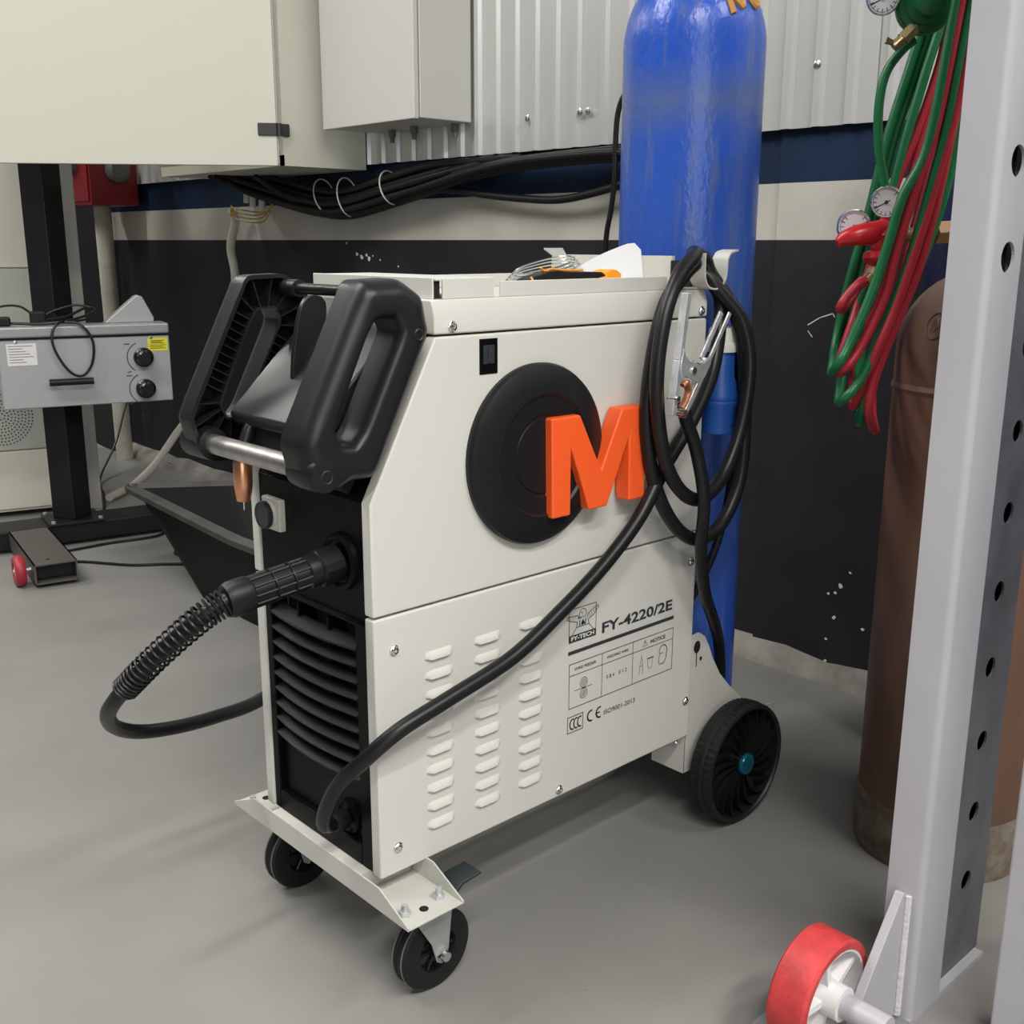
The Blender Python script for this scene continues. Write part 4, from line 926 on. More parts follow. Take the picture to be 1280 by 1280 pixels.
for k, (dx, dz, r) in enumerate(offs):
    pts = []
    for i, (x, y, z) in enumerate(base):
        if k >= 5 and i > 7: break                       # half of the bundle turns up behind the cladding edge
        jx = 0.0012 * math.sin(2.1 * i + k * 1.7); jz = 0.0015 * math.sin(1.3 * i + k * 2.3)
        if i == 0: pts.append((x + 0.024 * (k % 5) - 0.04, y - 0.03 * (k // 5), z + 0.004)); continue
        f = 1.0 if i < 6 else (0.85 if i == 6 else 0.6)
        lift = 0.0 if i < 7 else -0.014
        pts.append((x + dx + jx, y, min(z + dz * f + jz + lift, 1.168)))
    if k >= 5: pts[-1] = (1.340, 1.34 - 0.028 * (k - 5), 1.166); pts.append((1.362, 1.31 - 0.028 * (k - 5), 1.174))
    wall_cable(pts, r, LB)
wall_cable([(1.20, 2.30, 1.160), (1.26, 2.22, 1.10), (1.290, 2.05, 1.040), (1.296, 1.90, 1.030), (1.300, 1.70, 1.056), (1.31, 1.52, 1.092), (1.318, 1.40, 1.090), (1.322, 1.30, 1.076), (1.325, 1.15, 1.062), (1.325, 1.02, 1.056), (1.322, 0.90, 1.068), (1.318, 0.78, 1.090), (1.325, 0.70, 1.115), (1.345, 0.64, 1.135), (1.358, 0.60, 1.150)], 0.010, 'lone black cable dipping below the bundle over the white wall band')
wall_cable([(1.318, 1.52, 1.108), (1.318, 1.40, 1.130), (1.318, 1.22, 1.152), (1.318, 1.05, 1.146), (1.318, 0.90, 1.150), (1.322, 0.76, 1.156), (1.340, 0.69, 1.160), (1.356, 0.65, 1.164)], 0.009, 'black cable branching up from the bundle towards the cladding edge')
wall_cable([(1.330, 0.56, 2.40), (1.330, 0.57, 1.70), (1.310, 0.62, 1.48), (1.285, 0.700, 1.34), (1.27, 0.770, 1.255), (1.268, 0.778, 1.10), (1.270, 0.788, 1.03), (1.272, 0.806, 0.938), (1.28, 0.815, 0.70), (1.29, 0.820, 0.30), (1.25, 0.80, 0.010)], 0.0065, 'thin black hose hanging straight down the wall beside the blue cylinder', name='hanging_hose')
b = new(); tube(b, [(1.332, 0.62, 2.40), (1.332, 0.63, 1.45), (1.31, 0.70, 1.24), (1.29, 0.745, 1.13), (1.288, 0.752, 1.03), (1.290, 0.775, 0.93), (1.30, 0.79, 0.70), (1.30, 0.80, 0.34), (1.28, 0.79, 0.006)], 0.0045, 8, 7); tag(obj('hanging_hose', b, 'groove_grey'), 'thin grey cable hanging down the wall next to the black hose', 'cable')
for yc, zc, hh, tl in ((2.03, 1.092, 0.052, 'white cable tie on the cable bundle, nearest the large cabinet'), (1.90, 1.085, 0.058, 'white cable tie on the cable bundle, the middle one of three'), (1.68, 1.106, 0.048, 'white cable tie on the cable bundle, farthest from the large cabinet')):
    b = new(); tube(b, [(1.290 + 0.046 * math.cos(2 * PI * i / 24), yc + 0.018 * math.sin(2 * PI * i / 24 + .6), zc + hh * math.sin(2 * PI * i / 24)) for i in range(24)], 0.0022, 6, 0, True)
    tag(obj('cable_tie', b, 'hose_white'), tl, 'cable tie', 'cable ties')
# white hose and yellow wires under the large cabinet
b = new(); tube(b, [(1.30, 2.640, 1.060), (1.322, 2.665, 1.020), (1.328, 2.720, 0.930), (1.328, 2.700, 0.814), (1.325, 2.76, 0.60), (1.31, 2.96, 0.36), (1.26, 3.12, 0.200), (1.16, 3.13, 0.08), (1.04, 3.08, 0.018), (0.95, 3.00, 0.016), (0.885, 2.945, 0.016)], 0.0155, 12, 8)
tag(obj('white_hose', b, 'hose_white'), 'white flexible hose dropping down the dark wall onto the floor', 'hose')
for k, (y, zz) in enumerate(((2.50, 1.115), (2.46, 1.10), (2.40, 1.09))):
    b = new(); rod(b, (1.29, y + 0.020, zz - 0.030), (1.28, y - 0.012, zz + 0.055), 0.011, n=10)
    tag(obj('conduit_stub', b, 'hose_white'), 'short white conduit end under the large cabinet beside yellow wires', 'conduit', 'conduit stubs')
yw = thing('yellow_wire', 'tangled yellow wires above the white hose on the wall', 'wire', (1.29, 2.5, 1.03))
for k in range(4):
    b = new(); tube(b, [(1.296, 2.645 - 0.004 * k, 1.040), (1.285, 2.620, 1.066 + 0.004 * k), (1.280, 2.540 + .014 * k, 1.060 - 0.010 * k), (1.275, 2.440 - .016 * k, 1.050 - 0.011 * k), (1.280, 2.360 - 0.01 * k, 1.052 + 0.009 * k), (1.290, 2.340 + 0.01 * k, 1.080)], 0.0026, 6, 6); obj('strand', b, 'wire_yellow', yw)

# ================================================================== LEFT BACKGROUND
rb = thing('red_box', 'dark red steel box high on the wall above a white pipe', 'box', (1.25, 3.64, 1.095))
b = new(); box(b, 1.145, 1.345, 3.500, 3.790, 1.095, 1.42); obj('body', b, 'red_paint', rb, bevel=0.003)
b = new(); box(b, 1.1385, 1.145, 3.515, 3.775, 1.11, 1.41); obj('cover', b, 'red_paint', rb, bevel=0.002)
b = new(); lathe(b, [(0.050, 0), (0.050, 0.02), (0.035, 0.035), (0, 0.036)], (1.26, 3.500, 1.235), (0, -1, 0), 20); obj('gland', b, 'grey_plastic', rb)
b = new(); box(b, 1.11, 1.139, 3.60, 3.70, 1.23, 1.29); obj('catch', b, 'grey_plastic', rb, bevel=0.004)
b = new(); rod(b, (1.285, 3.715, 0.0), (1.285, 3.735, 1.095), 0.036, n=20)
tag(obj('white_pipe', b, 'conduit'), 'thick off-white pipe standing on the floor below the red box', 'pipe')
b = new(); box(b, 1.325, WX - 0.001, 3.86, 4.40, 0.0, 1.17)
tag(obj('black_panel', b, 'stand_steel', bevel=0.004), 'black steel panel leaning flat on the wall behind the white pipe', 'panel')
# beige unit behind the stand
UR = math.radians(-15)
un = thing('beige_unit', 'tall beige ventilation unit with round perforated grille behind the black column', 'ventilation unit', (0.78, 2.87, 0), UR)
def lobj(name, bm, m, root, **k): return obj(name, bm, m, root, local=True, **k)
b = new(); box(b, -0.62, 0.0, 0.010, 0.42, 0.02, 1.85); ub = lobj('body', b, 'unit_beige', un, smooth=False)
for z0_, z1_, m_ in ((0.03, 0.236, 'unit_beige'), (0.240, 0.860, 'unit_grey'), (0.864, 1.84, 'unit_beige')):
    b = new(); box(b, -0.618, -0.004, 0.0, 0.0105, z0_, z1_); lobj('front_panel', b, m_, un, bevel=0.003)
b = new(); box(b, 0.0, 0.045, 0.0, 0.05, 0.0, 1.85); lobj('corner_post', b, 'bar_grey', un, bevel=0.003)
b = new()
for ring in range(1, 10):
    rr = 0.011 * ring; nn = max(6, ring * 6)
    for i in range(nn):
        a = 2 * PI * i / nn + ring * 0.3
        lathe(b, [(0.0028, 0), (0.0028, 0.0008), (0, 0.0008)], (-0.258 + rr * math.cos(a), 0.0, 0.36 + rr * math.sin(a)), (0, -1, 0), 6)
gr = lobj('grille_holes', b, 'cavity_black', un, smooth=False); gr['kind'] = 'stuff'
# stand with column, cross beam and foot
SR = math.radians(-10)
st = thing('column_stand', 'black steel column stand with a low wheeled foot carrying the silver control box', 'stand', (0.58, 2.50, 0), SR)
b = new()
q = [(0.060 * math.cos(math.radians(45 + 40 + 90 * i)), 0.060 * math.sin(math.radians(45 + 40 + 90 * i))) for i in range(4)]
prism(b, q, 'z', 0.078, 1.60); lobj('column', b, 'stand_steel', st, bevel=0.004)
b = new(); box(b, -0.085, 0.085, -0.085, 0.085, 0.070, 0.078); fl_ = lobj('flange', b, 'stand_steel', st, bevel=0.002)
for sx in (-1, 1):
    for sy in (-1, 1):
        b = new(); rod(b, (sx * 0.072, sy * 0.072, 0.078), (sx * 0.072, sy * 0.072, 0.085), 0.007, n=6); lobj('flange_bolt', b, 'zinc', fl_)
b = new(); box(b, -0.27, 0.40, -0.075, 0.075, 0.012, 0.070); lobj('cross_beam', b, 'stand_steel', st, bevel=0.004)
b = new()
for z0_, z1_, a_, c_ in ((0.066, 0.070, -0.205, -0.090), (0.012, 0.016, -0.205, -0.090), (0.012, 0.070, -0.205, -0.201), (0.012, 0.070, -0.094, -0.090)):
    box(b, a_, c_, -0.505, -0.075, z0_, z1_)
ft = lobj('foot', b, 'foot_steel', st, smooth=False)
b = new(); box(b, -0.199, -0.096, -0.470, -0.08, 0.020, 0.060); lobj('foot_inside', b, 'stand_steel', ft, smooth=False)
b = new(); lathe(b, [(0.006, 0), (0.006, 0.001), (0, 0.001)], (-0.160, -0.455, 0.070), (0, 0, 1), 10); lobj('foot_hole', b, 'cavity_black', ft)
b = new(); lathe(b, [(0.024, -0.014), (0.039, -0.014), (0.045, -0.006), (0.045, 0.006), (0.039, 0.014), (0.024, 0.014), (0.024, -0.014)], (-0.236, -0.445, 0.045), (1, 0, 0), 28); fw = lobj('foot_wheel', b, 'wheel_red', st); fw['label'] = 'small red foot wheel'
b = new(); lathe(b, [(0.0245, -0.010), (0.0245, 0.010), (0.006, 0.012), (0, 0.012), (0, -0.012), (0.006, -0.012), (0.0245, -0.010)], (-0.236, -0.445, 0.045), (1, 0, 0), 20); lobj('foot_wheel_hub', b, 'label_white', fw)
b = new(); rod(b, (-0.252, -0.445, 0.045), (-0.200, -0.445, 0.045), 0.006, n=10); lobj('foot_axle', b, 'zinc', fw)
# silver control box on the column
CR = math.radians(-15)
bx = thing('control_box', 'silver control box with two black knobs, bar handle and yellow sticker on the black column', 'control box', (0.58, 2.50, 0.46), CR)
def bobj(name, bm, m, parent=bx, **k):
    me_o = obj(name, bm, m, parent, local=True, **k); return me_o
yf = -0.16
b = new(); box(b, -0.175, 0.318, yf, -0.060, 0.0, 0.205); bb_ = bobj('body', b, 'box_silver', bevel=0.004)
b = new(); box(b, -0.240, 0.318, yf - 0.010, -0.058, 0.212, 0.244); bobj('lid', b, 'box_lid', bevel=0.006, seg=3)
b = new(); box(b, -0.18, 0.31, yf + 0.004, -0.064, 0.204, 0.213); bobj('lid_gap', b, 'stand_steel', smooth=False)
b = new(); prism(b, [(0.135, 0.244), (0.285, 0.244), (0.285, 0.258), (0.255, 0.322), (0.243, 0.328), (0.232, 0.324)], 'y', yf + 0.050, -0.062); bobj('wedge_console', b, 'box_silver', bevel=0.003)
b = new(); rod(b, (-0.045, yf - 0.028, 0.078), (0.080, yf - 0.028, 0.078), 0.0105, n=16); hd = bobj('handle', b, 'black_plastic')
b = new(); rod(b, (-0.037, yf - 0.028, 0.078), (-0.037, yf, 0.078), 0.005, n=8); rod(b, (0.072, yf - 0.028, 0.078), (0.072, yf, 0.078), 0.005, n=8); bobj('handle_mount', b, 'black_plastic', hd)
for z in (0.140, 0.042):
    b = new(); lathe(b, [(0.030, 0), (0.030, 0.012), (0.025, 0.016), (0.023, 0.040), (0.018, 0.044), (0, 0.044)], (0.235, yf, z), (0, -1, 0), 24, lambda k, i, r: r - (0.003 if (i % 6) == 0 and k >= 2 else 0)); kb = bobj('knob', b, 'hub_black', angle=0.5)
    b = new(); PBX = lambda u, w: (u, yf - 0.0006, w)
    stroke(b, arc(0.235, z, 0.048, 115, 235, 10), 0.0028, PBX); stroke(b, [(0.182, z + 0.042), (0.196, z + 0.042)], 0.003, PBX); stroke(b, [(0.186, z - 0.046), (0.196, z - 0.043)], 0.003, PBX); bobj('dial_print', b, 'print_black', kb, smooth=False)
b = new(); box(b, 0.252, 0.312, yf - 0.001, yf + 0.001, 0.158, 0.198); ys_ = bobj('yellow_sticker', b, 'label_yellow', smooth=False)
b = new()
PB2 = lambda u, w: (u, yf - 0.0016, w)
for k in range(3): stroke(b, [(0.262, 0.190 - 0.004 * k), (0.300 - 0.006 * (k % 2), 0.190 - 0.004 * k)], 0.0018, PB2)
for k in range(3): stroke(b, [(0.258, 0.176 - 0.005 * k), (0.306 - 0.008 * (k % 2), 0.176 - 0.005 * k)], 0.0014, PB2)
bobj('sticker_print', b, 'print_black', ys_, smooth=False)
b = new(); box(b, -0.152, -0.070, yf - 0.001, yf + 0.001, 0.130, 0.195); ws_ = bobj('white_label', b, 'label_white', smooth=False)
b = new()
for k in range(7): stroke(b, [(-0.146, 0.188 - 0.008 * k), (-0.080 - 0.010 * ((k * 3) % 4), 0.188 - 0.008 * k)], 0.0016, PB2)
bobj('label_print', b, 'groove_grey', ws_, smooth=False)
for u_ in (-0.125, 0.262):
    b = new(); lathe(b, [(0.005, 0), (0.005, 0.002), (0, 0.003)], (u_, yf, 0.200), (0, -1, 0), 10); bobj('box_screw', b, 'chrome')
# cables lying on the control box
Mloc = Matrix.Translation((0.58, 2.50, 0.46)) @ Euler((0, 0, CR)).to_matrix().to_4x4()
def on_box(pts): return [tuple(Mloc @ Vector(p)) for p in pts]
b = new(); tube(b, on_box([(-0.22, -0.10, 0.256), (-0.12, -0.12, 0.252), (-0.05, -0.14, 0.250), (0.02, -0.165, 0.255), (0.06, -0.182, 0.245), (0.088, -0.186, 0.195), (0.080, -0.188, 0.130), (0.050, -0.188, 0.095), (0.015, -0.188, 0.108), (-0.018, -0.188, 0.165), (-0.026, -0.186, 0.215), (-0.005, -0.176, 0.252), (0.05, -0.14, 0.262), (0.10, -0.11, 0.275), (0.112, -0.09, 0.288), (0.085, -0.08, 0.290), (0.03, -0.10, 0.268), (-0.04, -0.11, 0.258)]), 0.0042, 8, 7)
tag(obj('power_lead', b, 'cable_rubber'), 'thin black lead looped over the front of the silver control box', 'cable')
b = new(); tube(b, on_box([(-0.20, -0.09, 0.262), (-0.16, -0.085, 0.298), (-0.10, -0.08, 0.300), (-0.05, -0.08, 0.268), (0.00, -0.075, 0.285), (0.06, -0.08, 0.300), (0.115, -0.085, 0.285), (0.10, -0.10, 0.262), (0.03, -0.12, 0.252), (-0.06, -0.10, 0.252)]), 0.0035, 8, 7)
tag(obj('power_lead', b, 'cable_rubber'), 'tangled thin black cord lying on the lid of the silver control box', 'cable')
b = new(); box(b, -0.075, -0.030, -0.115, -0.075, 0.2445, 0.285); o = obj('power_adapter', b, 'black_plastic', None, bevel=0.005, local=True); o.matrix_world = Mloc; tag(o, 'small black power adapter on the lid of the silver control box, near the column', 'adapter')
b = new(); box(b, -0.215, -0.130, -0.13, -0.09, 0.2445, 0.272); o = obj('power_adapter', b, 'black_plastic', None, bevel=0.006, local=True); o.matrix_world = Mloc; tag(o, 'flat black power adapter on the far end of the silver control box lid', 'adapter')
# tub
def loft(bm, loops, close=True):
    rows = [[bm.verts.new(p) for p in lp] for lp in loops]; n = len(rows[0])
    for A_, B_ in zip(rows, rows[1:]):
        for i in range(n): bm.faces.new((A_[i], A_[(i + 1) % n], B_[(i + 1) % n], B_[i]))
    return rows
def rrect(x0, x1, y0, y1, r, z, n=5):
    out = []
    for cx, cy, a in ((x1 - r, y1 - r, 0), (x0 + r, y1 - r, 90), (x0 + r, y0 + r, 180), (x1 - r, y0 + r, 270)):
        for i in range(n + 1):
            t = math.radians(a + 90 * i / n); out.append((cx + r * math.cos(t), cy + r * math.sin(t), z))
    return out
tb = thing('plastic_tub', 'black plastic tub with a wide worn rim on the floor behind the machine', 'tub', (0.74, 1.45, 0))
rim0 = [(0.505, 1.02), (0.500, 1.30), (0.560, 2.03), (0.585, 2.06), (0.86, 1.87), (0.97, 1.70), (0.99, 1.30), (0.98, 1.02)]
base0 = [(0.600, 1.13), (0.595, 1.40), (0.600, 1.66), (0.63, 1.69), (0.80, 1.62), (0.87, 1.50), (0.88, 1.30), (0.87, 1.13)]
rimc = resample(chaikin(densify(rim0, 4), 2), 72); basec = resample(chaikin(densify(base0, 4), 2), 72)
k0 = min(range(72), key=lambda i: math.dist(rimc[i], rim0[0])); rimc = rimc[k0:] + rimc[:k0]
k0 = min(range(72), key=lambda i: math.dist(basec[i], base0[0])); basec = basec[k0:] + basec[:k0]
up3 = lambda lp, z: [(x, y, z) for x, y in lp]
TZ = 0.262
b = new(); rows = loft(b, [up3(basec, 0.002), up3(offset(rimc, -0.035), TZ - 0.012), up3(offset(rimc, -0.043), TZ - 0.012), up3(offset(basec, -0.012), 0.014)])
b.faces.new(list(reversed(rows[0]))); b.faces.new(rows[-1]); obj('shell', b, 'tub', tb)
b = new(); loft(b, [up3(offset(rimc, q), TZ + z) for q, z in ((-0.034, -0.026), (-0.003, -0.020), (0.0, -0.004), (-0.008, 0.0), (-0.018, -0.008), (-0.030, 0.0), (-0.042, -0.010), (-0.034, -0.026))]); obj('rim', b, 'tub_rim', tb, angle=0.5)
b = new(); box(b, 1.335, 1.372, 2.75, 3.42, 0.004, 0.028)
tag(obj('flat_bar', b, 'bar_grey', bevel=0.003), 'grey flat metal bar lying on the floor along the wall', 'bar')
for pts, lab in (([(1.30, 3.40, 0.40), (1.28, 3.60, 0.30), (1.16, 3.50, 0.12), (1.0, 3.30, 0.02), (0.90, 3.03, 0.005), (0.80, 2.80, 0.005), (0.70, 2.72, 0.005)], 'thin black cord dropping past the white pipe to the floor'),
                 ([(0.40, 2.40, 0.005), (0.48, 2.3625, 0.005), (0.64, 2.36, 0.005), (0.787, 2.342, 0.005), (0.88, 2.40, 0.005), (0.92, 2.28, 0.005), (0.80, 2.16, 0.005), (0.74, 2.11, 0.005), (0.77, 2.03, 0.005), (0.85, 1.98, 0.005)], 'thin black cord looping on the floor by the stand foot'),
                 ([(0.40, 2.26, 0.005), (0.4844, 2.2154, 0.005), (0.58, 2.08, 0.005), (0.66, 2.02, 0.005), (0.74, 1.95, 0.005)], 'thin black cord running straight from the stand foot to the tub')):
    b = new(); tube(b, pts, 0.0042, 8, 7); tag(obj('loose_cable', b, 'cable_rubber'), lab, 'cord')

# ================================================================== RIGHT SIDE
# perforated grey upright with base gusset
up = thing('perforated_upright', 'tall light grey steel upright with round side holes, standing before the brown cylinder', 'upright', (0.50, -0.466, 0))
def holed(bm, u0, u1, z0, z1, uc, zc, r, v0, v1, n=24):
    """plate cell in the XZ plane with a round hole, thickness v0..v1"""
    outer_, inner_ = [], []
    for i in range(n):
        a = 2 * PI * (i + 0.5) / n; c, s = math.cos(a), math.sin(a)
        tx = (u1 - uc) / c if c > 0 else (u0 - uc) / c; tz = (z1 - zc) / s if s > 0 else (z0 - zc) / s
        t = min(tx, tz); outer_.append((uc + c * t, zc + s * t)); inner_.append((uc + r * c, zc + r * s))
    # snap the points nearest to the corners
    for cx, cz in ((u0, z0), (u0, z1), (u1, z0), (u1, z1)):
        k = min(range(n), key=lambda i: math.dist(outer_[i], (cx, cz))); outer_[k] = (cx, cz)
    R = {}
    for key, v in (('a', v0), ('b', v1)):
        R[key] = ([bm.verts.new((p[0], v, p[1])) for p in outer_], [bm.verts.new((p[0], v, p[1])) for p in inner_])
    for i in range(n):
        j = (i + 1) % n
        for key in 'ab': bm.faces.new((R[key][0][i], R[key][0][j], R[key][1][j], R[key][1][i]))
        bm.faces.new((R['a'][1][i], R['a'][1][j], R['b'][1][j], R['b'][1][i])); bm.faces.new((R['a'][0][i], R['a'][0][j], R['b'][0][j], R['b'][0][i]))
ZT = 1.75
b = new(); n_ = 6
cor = [(0.450, -0.443), (0.450, -0.480)] + [(0.459 - 0.009 * math.cos(math.radians(90 * i / n_)), -0.480 - 0.009 * math.sin(math.radians(90 * i / n_))) for i in range(1, n_ + 1)] + [(0.459, -0.4855), (0.4535, -0.480), (0.4535, -0.443)]
prism(b, cor, 'z', 0.006, ZT)
face = obj('front_face', b, 'pillar_paint', up, angle=0.5)
b = new(); zs_ = [0.006, 0.886, 0.985, 1.084, 1.183, ZT]
box(b, 0.459, 0.527, -0.489, -0.4855, zs_[0], zs_[1]); box(b, 0.459, 0.527, -0.489, -0.4855, zs_[4], zs_[5])
for k in range(2): holed(b, 0.459, 0.527, zs_[1 + k], zs_[2 + k], 0.4935, 0.936 + 0.0985 * k, 0.0165, -0.489, -0.4855)
box(b, 0.459, 0.527, -0.489, -0.4855, zs_[3], zs_[4])
box(b, 0.5235, 0.527, -0.4855, -0.474, 0.006, ZT)
bmesh.ops.remove_doubles(b, verts=b.verts[:], dist=0.0002)
obj('side_flange', b, 'pillar_paint', up, smooth=False)
b = new(); zc = 0.2342 - 0.1002; z0_ = zc - 0.05
box(b, 0.527, 0.660, -0.477, -0.474, 0.006, z0_)
k = 0
while z0_ < ZT - 0.1:
    holed(b, 0.527, 0.660, z0_, z0_ + 0.1, 0.6010, z0_ + 0.05, 0.0135, -0.477, -0.474); z0_ += 0.1; k += 1
bmesh.ops.remove_doubles(b, verts=b.verts[:], dist=0.0002)
obj('hole_rail', b, 'rail_dark', up, smooth=False)['label'] = 'dark grey perforated rail'
b = new(); box(b, 0.46, 0.660, -0.4475, -0.443, 0.006, ZT); box(b, 0.655, 0.660, -0.474, -0.4475, 0.006, ZT); obj('back_flange', b, 'rail_dark', up, smooth=False)
b = new(); prism(b, [(0.4495, 0.006), (0.4495, 0.178), (0.440, 0.182), (0.432, 0.170), (0.347, 0.058), (0.347, 0.006)], 'y', -0.470, -0.458); gus = obj('gusset', b, 'pillar_paint', up, bevel=0.0015)
b = new(); tube(b, [(0.4495, -0.4715, 0.008), (0.4495, -0.4715, 0.09), (0.4495, -0.4715, 0.176)], 0.005, 8, 6); obj('weld_bead', b, 'weld', gus)
b = new(); box(b, 0.45, 0.655, -0.489, -0.443, 0.0, 0.006); obj('base_plate', b, 'pillar_paint', up, smooth=False)
# red roller with its axle
RX, RV, RR = 0.335, -0.425, 0.074
rl = thing('floor_roller', 'worn red roller wheel with pale hub at the foot of the grey upright', 'roller', (RX, RV, 0.0))
rz_ = RR + 0.001
b = new(); lathe(b, [(0.063, -0.025), (RR - 0.003, -0.025), (RR, -0.022), (RR, 0.022), (RR - 0.003, 0.025), (0.063, 0.025), (0.063, -0.025)], (RX, RV, rz_), (0, 1, 0), 72); obj('tread', b, 'roller_red', rl, angle=0.5)
b = new(); lathe(b, [(0.0635, -0.024), (0.0635, 0.024), (0.060, 0.024), (0.060, -0.024), (0.0635, -0.024)], (RX, RV, rz_), (0, 1, 0), 56); obj('rim', b, 'label_white', rl, angle=0.5)
for k in range(5):
    a = 2 * PI * k / 5 + 0.55; b = new()
    prism(b, [(RX + p * math.cos(a) - q_ * math.sin(a), rz_ + p * math.sin(a) + q_ * math.cos(a)) for p, q_ in ((0.016, -0.0045), (0.0605, -0.0035), (0.0605, 0.0035), (0.016, 0.0045))], 'y', RV - 0.018, RV + 0.018)
    obj('hub_web', b, 'label_white', rl, smooth=False)
b = new(); rod(b, (RX, RV - 0.036, rz_), (RX, RV + 0.030, rz_), 0.021, n=28); obj('hub', b, 'label_white', rl)
b = new(); rod(b, (RX, RV - 0.092, rz_), (RX, RV + 0.040, rz_), 0.0150, n=24); obj('axle', b, 'pillar_paint', rl)
b = new(); box(b, RX - 0.030, RX + 0.10, RV + 0.036, RV + 0.070, 0.0, 0.004); box(b, RX - 0.02, RX + 0.02, RV + 0.036, RV + 0.042, 0.004, rz_ + 0.012); obj('bearing_foot', b, 'pillar_paint', rl, smooth=False)
# second upright nearer to the camera
u2 = thing('grey_post', 'light grey steel post with sloping foot brace standing beside the perforated upright', 'post', (0.50, -0.60, 0))
b = new(); box(b, 0.485, 0.545, -0.650, -0.571, 0.0, 1.75); obj('post', b, 'pillar_paint', u2, bevel=0.004)
b = new(); prism(b, [(0.4855, 0.0), (0.4855, 0.075), (0.415, 0.0)], 'y', -0.630, -0.622); obj('foot_brace', b, 'pillar_paint', u2, bevel=0.001)

def cylinder_bottle(name, label, x, y, r, zs0, sh, m, base_m=None, zbase=0.0, ring=None):
    t = thing(name, label, 'gas cylinder', (x, y, zbase))
    bm = new(); prof = [(r - 0.02, zbase), (r - 0.004, zbase + 0.003), (r, zbase + 0.012), (r, zs0 * .5), (r, zs0)] + shoulder(r, zs0, sh, 0.032, 12)[1:] + [(0.032, zs0 + sh + 0.005), (0, zs0 + sh + 0.005)]
    lathe(bm, prof, (x, y, 0), (0, 0, 1), 56); obj('cylinder_body', bm, m, t, angle=0.6)
    if base_m:
        bm = new(); lathe(bm, [(r + 0.001, zbase + 0.0), (r + 0.0022, zbase + 0.010), (r + 0.0022, zbase + 0.088), (r, zbase + 0.095)], (x, y, 0), (0, 0, 1), 56); obj('foot_ring', bm, base_m, t, angle=0.6)
    if ring:
        for z in ring:
            bm = new(); lathe(bm, [(r, z - 0.007), (r + 0.003, z), (r, z + 0.007)], (x, y, 0), (0, 0, 1), 56); obj('weld_ring', bm, m, t)
    zt = zs0 + sh
    bm = new(); lathe(bm, [(0.036, zt), (0.036, zt + 0.020), (0.017, zt + 0.024), (0.015, zt + 0.075), (0, zt + 0.075)], (x, y, 0), (0, 0, 1), 20); rod(bm, (x + .03, y, zt + 0.048), (x - 0.055, y + 0.012, zt + 0.048), 0.011, n=10); obj('valve', bm, 'valve_brown', t)
    return t
bt = cylinder_bottle('gas_cylinder', 'rusty brown gas cylinder standing on the floor behind the grey upright', 0.890, -0.302, 0.126, 0.800, 0.120, 'acetylene_brown', 'rust_base', 0.0, [0.745])
b = new()
BXc, BYc, Br = 0.890, -0.302, 0.126
def brown_pt(th, z, off=0.0006):
    t = (z - 0.80) / 0.12; rr = Br * math.sqrt(max(1 - t * t, 0.02)) if t > 0 else Br
    return (BXc + (rr + off) * math.cos(th), BYc + (rr + off) * math.sin(th), z)
ab = math.atan2(-1.006 - BYc, -0.708 - BXc)
for s_ in ([(-0.62 + 0.12 * math.cos(2 * PI * i / 20), 0.838 + 0.018 * math.sin(2 * PI * i / 20)) for i in range(20)], [(-0.66, 0.846), (-0.66, 0.830)], [(-0.62, 0.848), (-0.58, 0.838), (-0.62, 0.830)], [(-0.42, 0.846), (-0.36, 0.852)]):
    tube(b, [brown_pt(ab + t, z) for t, z in s_], 0.0012, 5, 3)
obj('stamped_mark', b, 'acetylene_brown', bt)
nv = cylinder_bottle('gas_cylinder', 'dark navy gas cylinder by the wall, half hidden behind the hanging hoses', 1.225, -0.150, 0.110, 1.02, 0.16, 'navy', None)

# gas hoses, each one long coil hanging from a peg on the upright
gA = [(0.811, -0.204, 1.255), (0.797, -0.192, 1.182), (0.782, -0.178, 1.098), (0.768, -0.164, 0.988), (0.754, -0.151, 0.898), (0.744, -0.143, 0.818), (0.706, -0.162, 0.781), (0.655, -0.192, 0.774), (0.613, -0.226, 0.792), (0.624, -0.235, 0.821), (0.642, -0.252, 0.89), (0.653, -0.263, 0.953), (0.663, -0.272, 1.01), (0.68, -0.287, 1.058), (0.688, -0.295, 1.122), (0.697, -0.303, 1.245)]
gB = [(0.819, -0.212, 1.255), (0.806, -0.2, 1.182), (0.79, -0.185, 1.098), (0.776, -0.172, 0.988), (0.763, -0.16, 0.887), (0.754, -0.151, 0.806), (0.716, -0.171, 0.752), (0.665, -0.2, 0.734), (0.623, -0.234, 0.746), (0.635, -0.246, 0.769), (0.651, -0.261, 0.821), (0.672, -0.281, 0.917), (0.684, -0.292, 0.993), (0.697, -0.304, 1.088), (0.704, -0.31, 1.172), (0.711, -0.316, 1.25)]
gC = [(0.808, -0.229, 1.251), (0.798, -0.22, 1.19), (0.781, -0.204, 1.085), (0.769, -0.193, 0.988), (0.756, -0.18, 0.888), (0.753, -0.178, 0.784), (0.735, -0.19, 0.725), (0.7, -0.215, 0.702), (0.67, -0.237, 0.735), (0.67, -0.238, 0.773), (0.68, -0.247, 0.827), (0.701, -0.266, 0.881), (0.718, -0.282, 0.944), (0.731, -0.294, 1.016), (0.74, -0.302, 1.107), (0.748, -0.309, 1.25)]
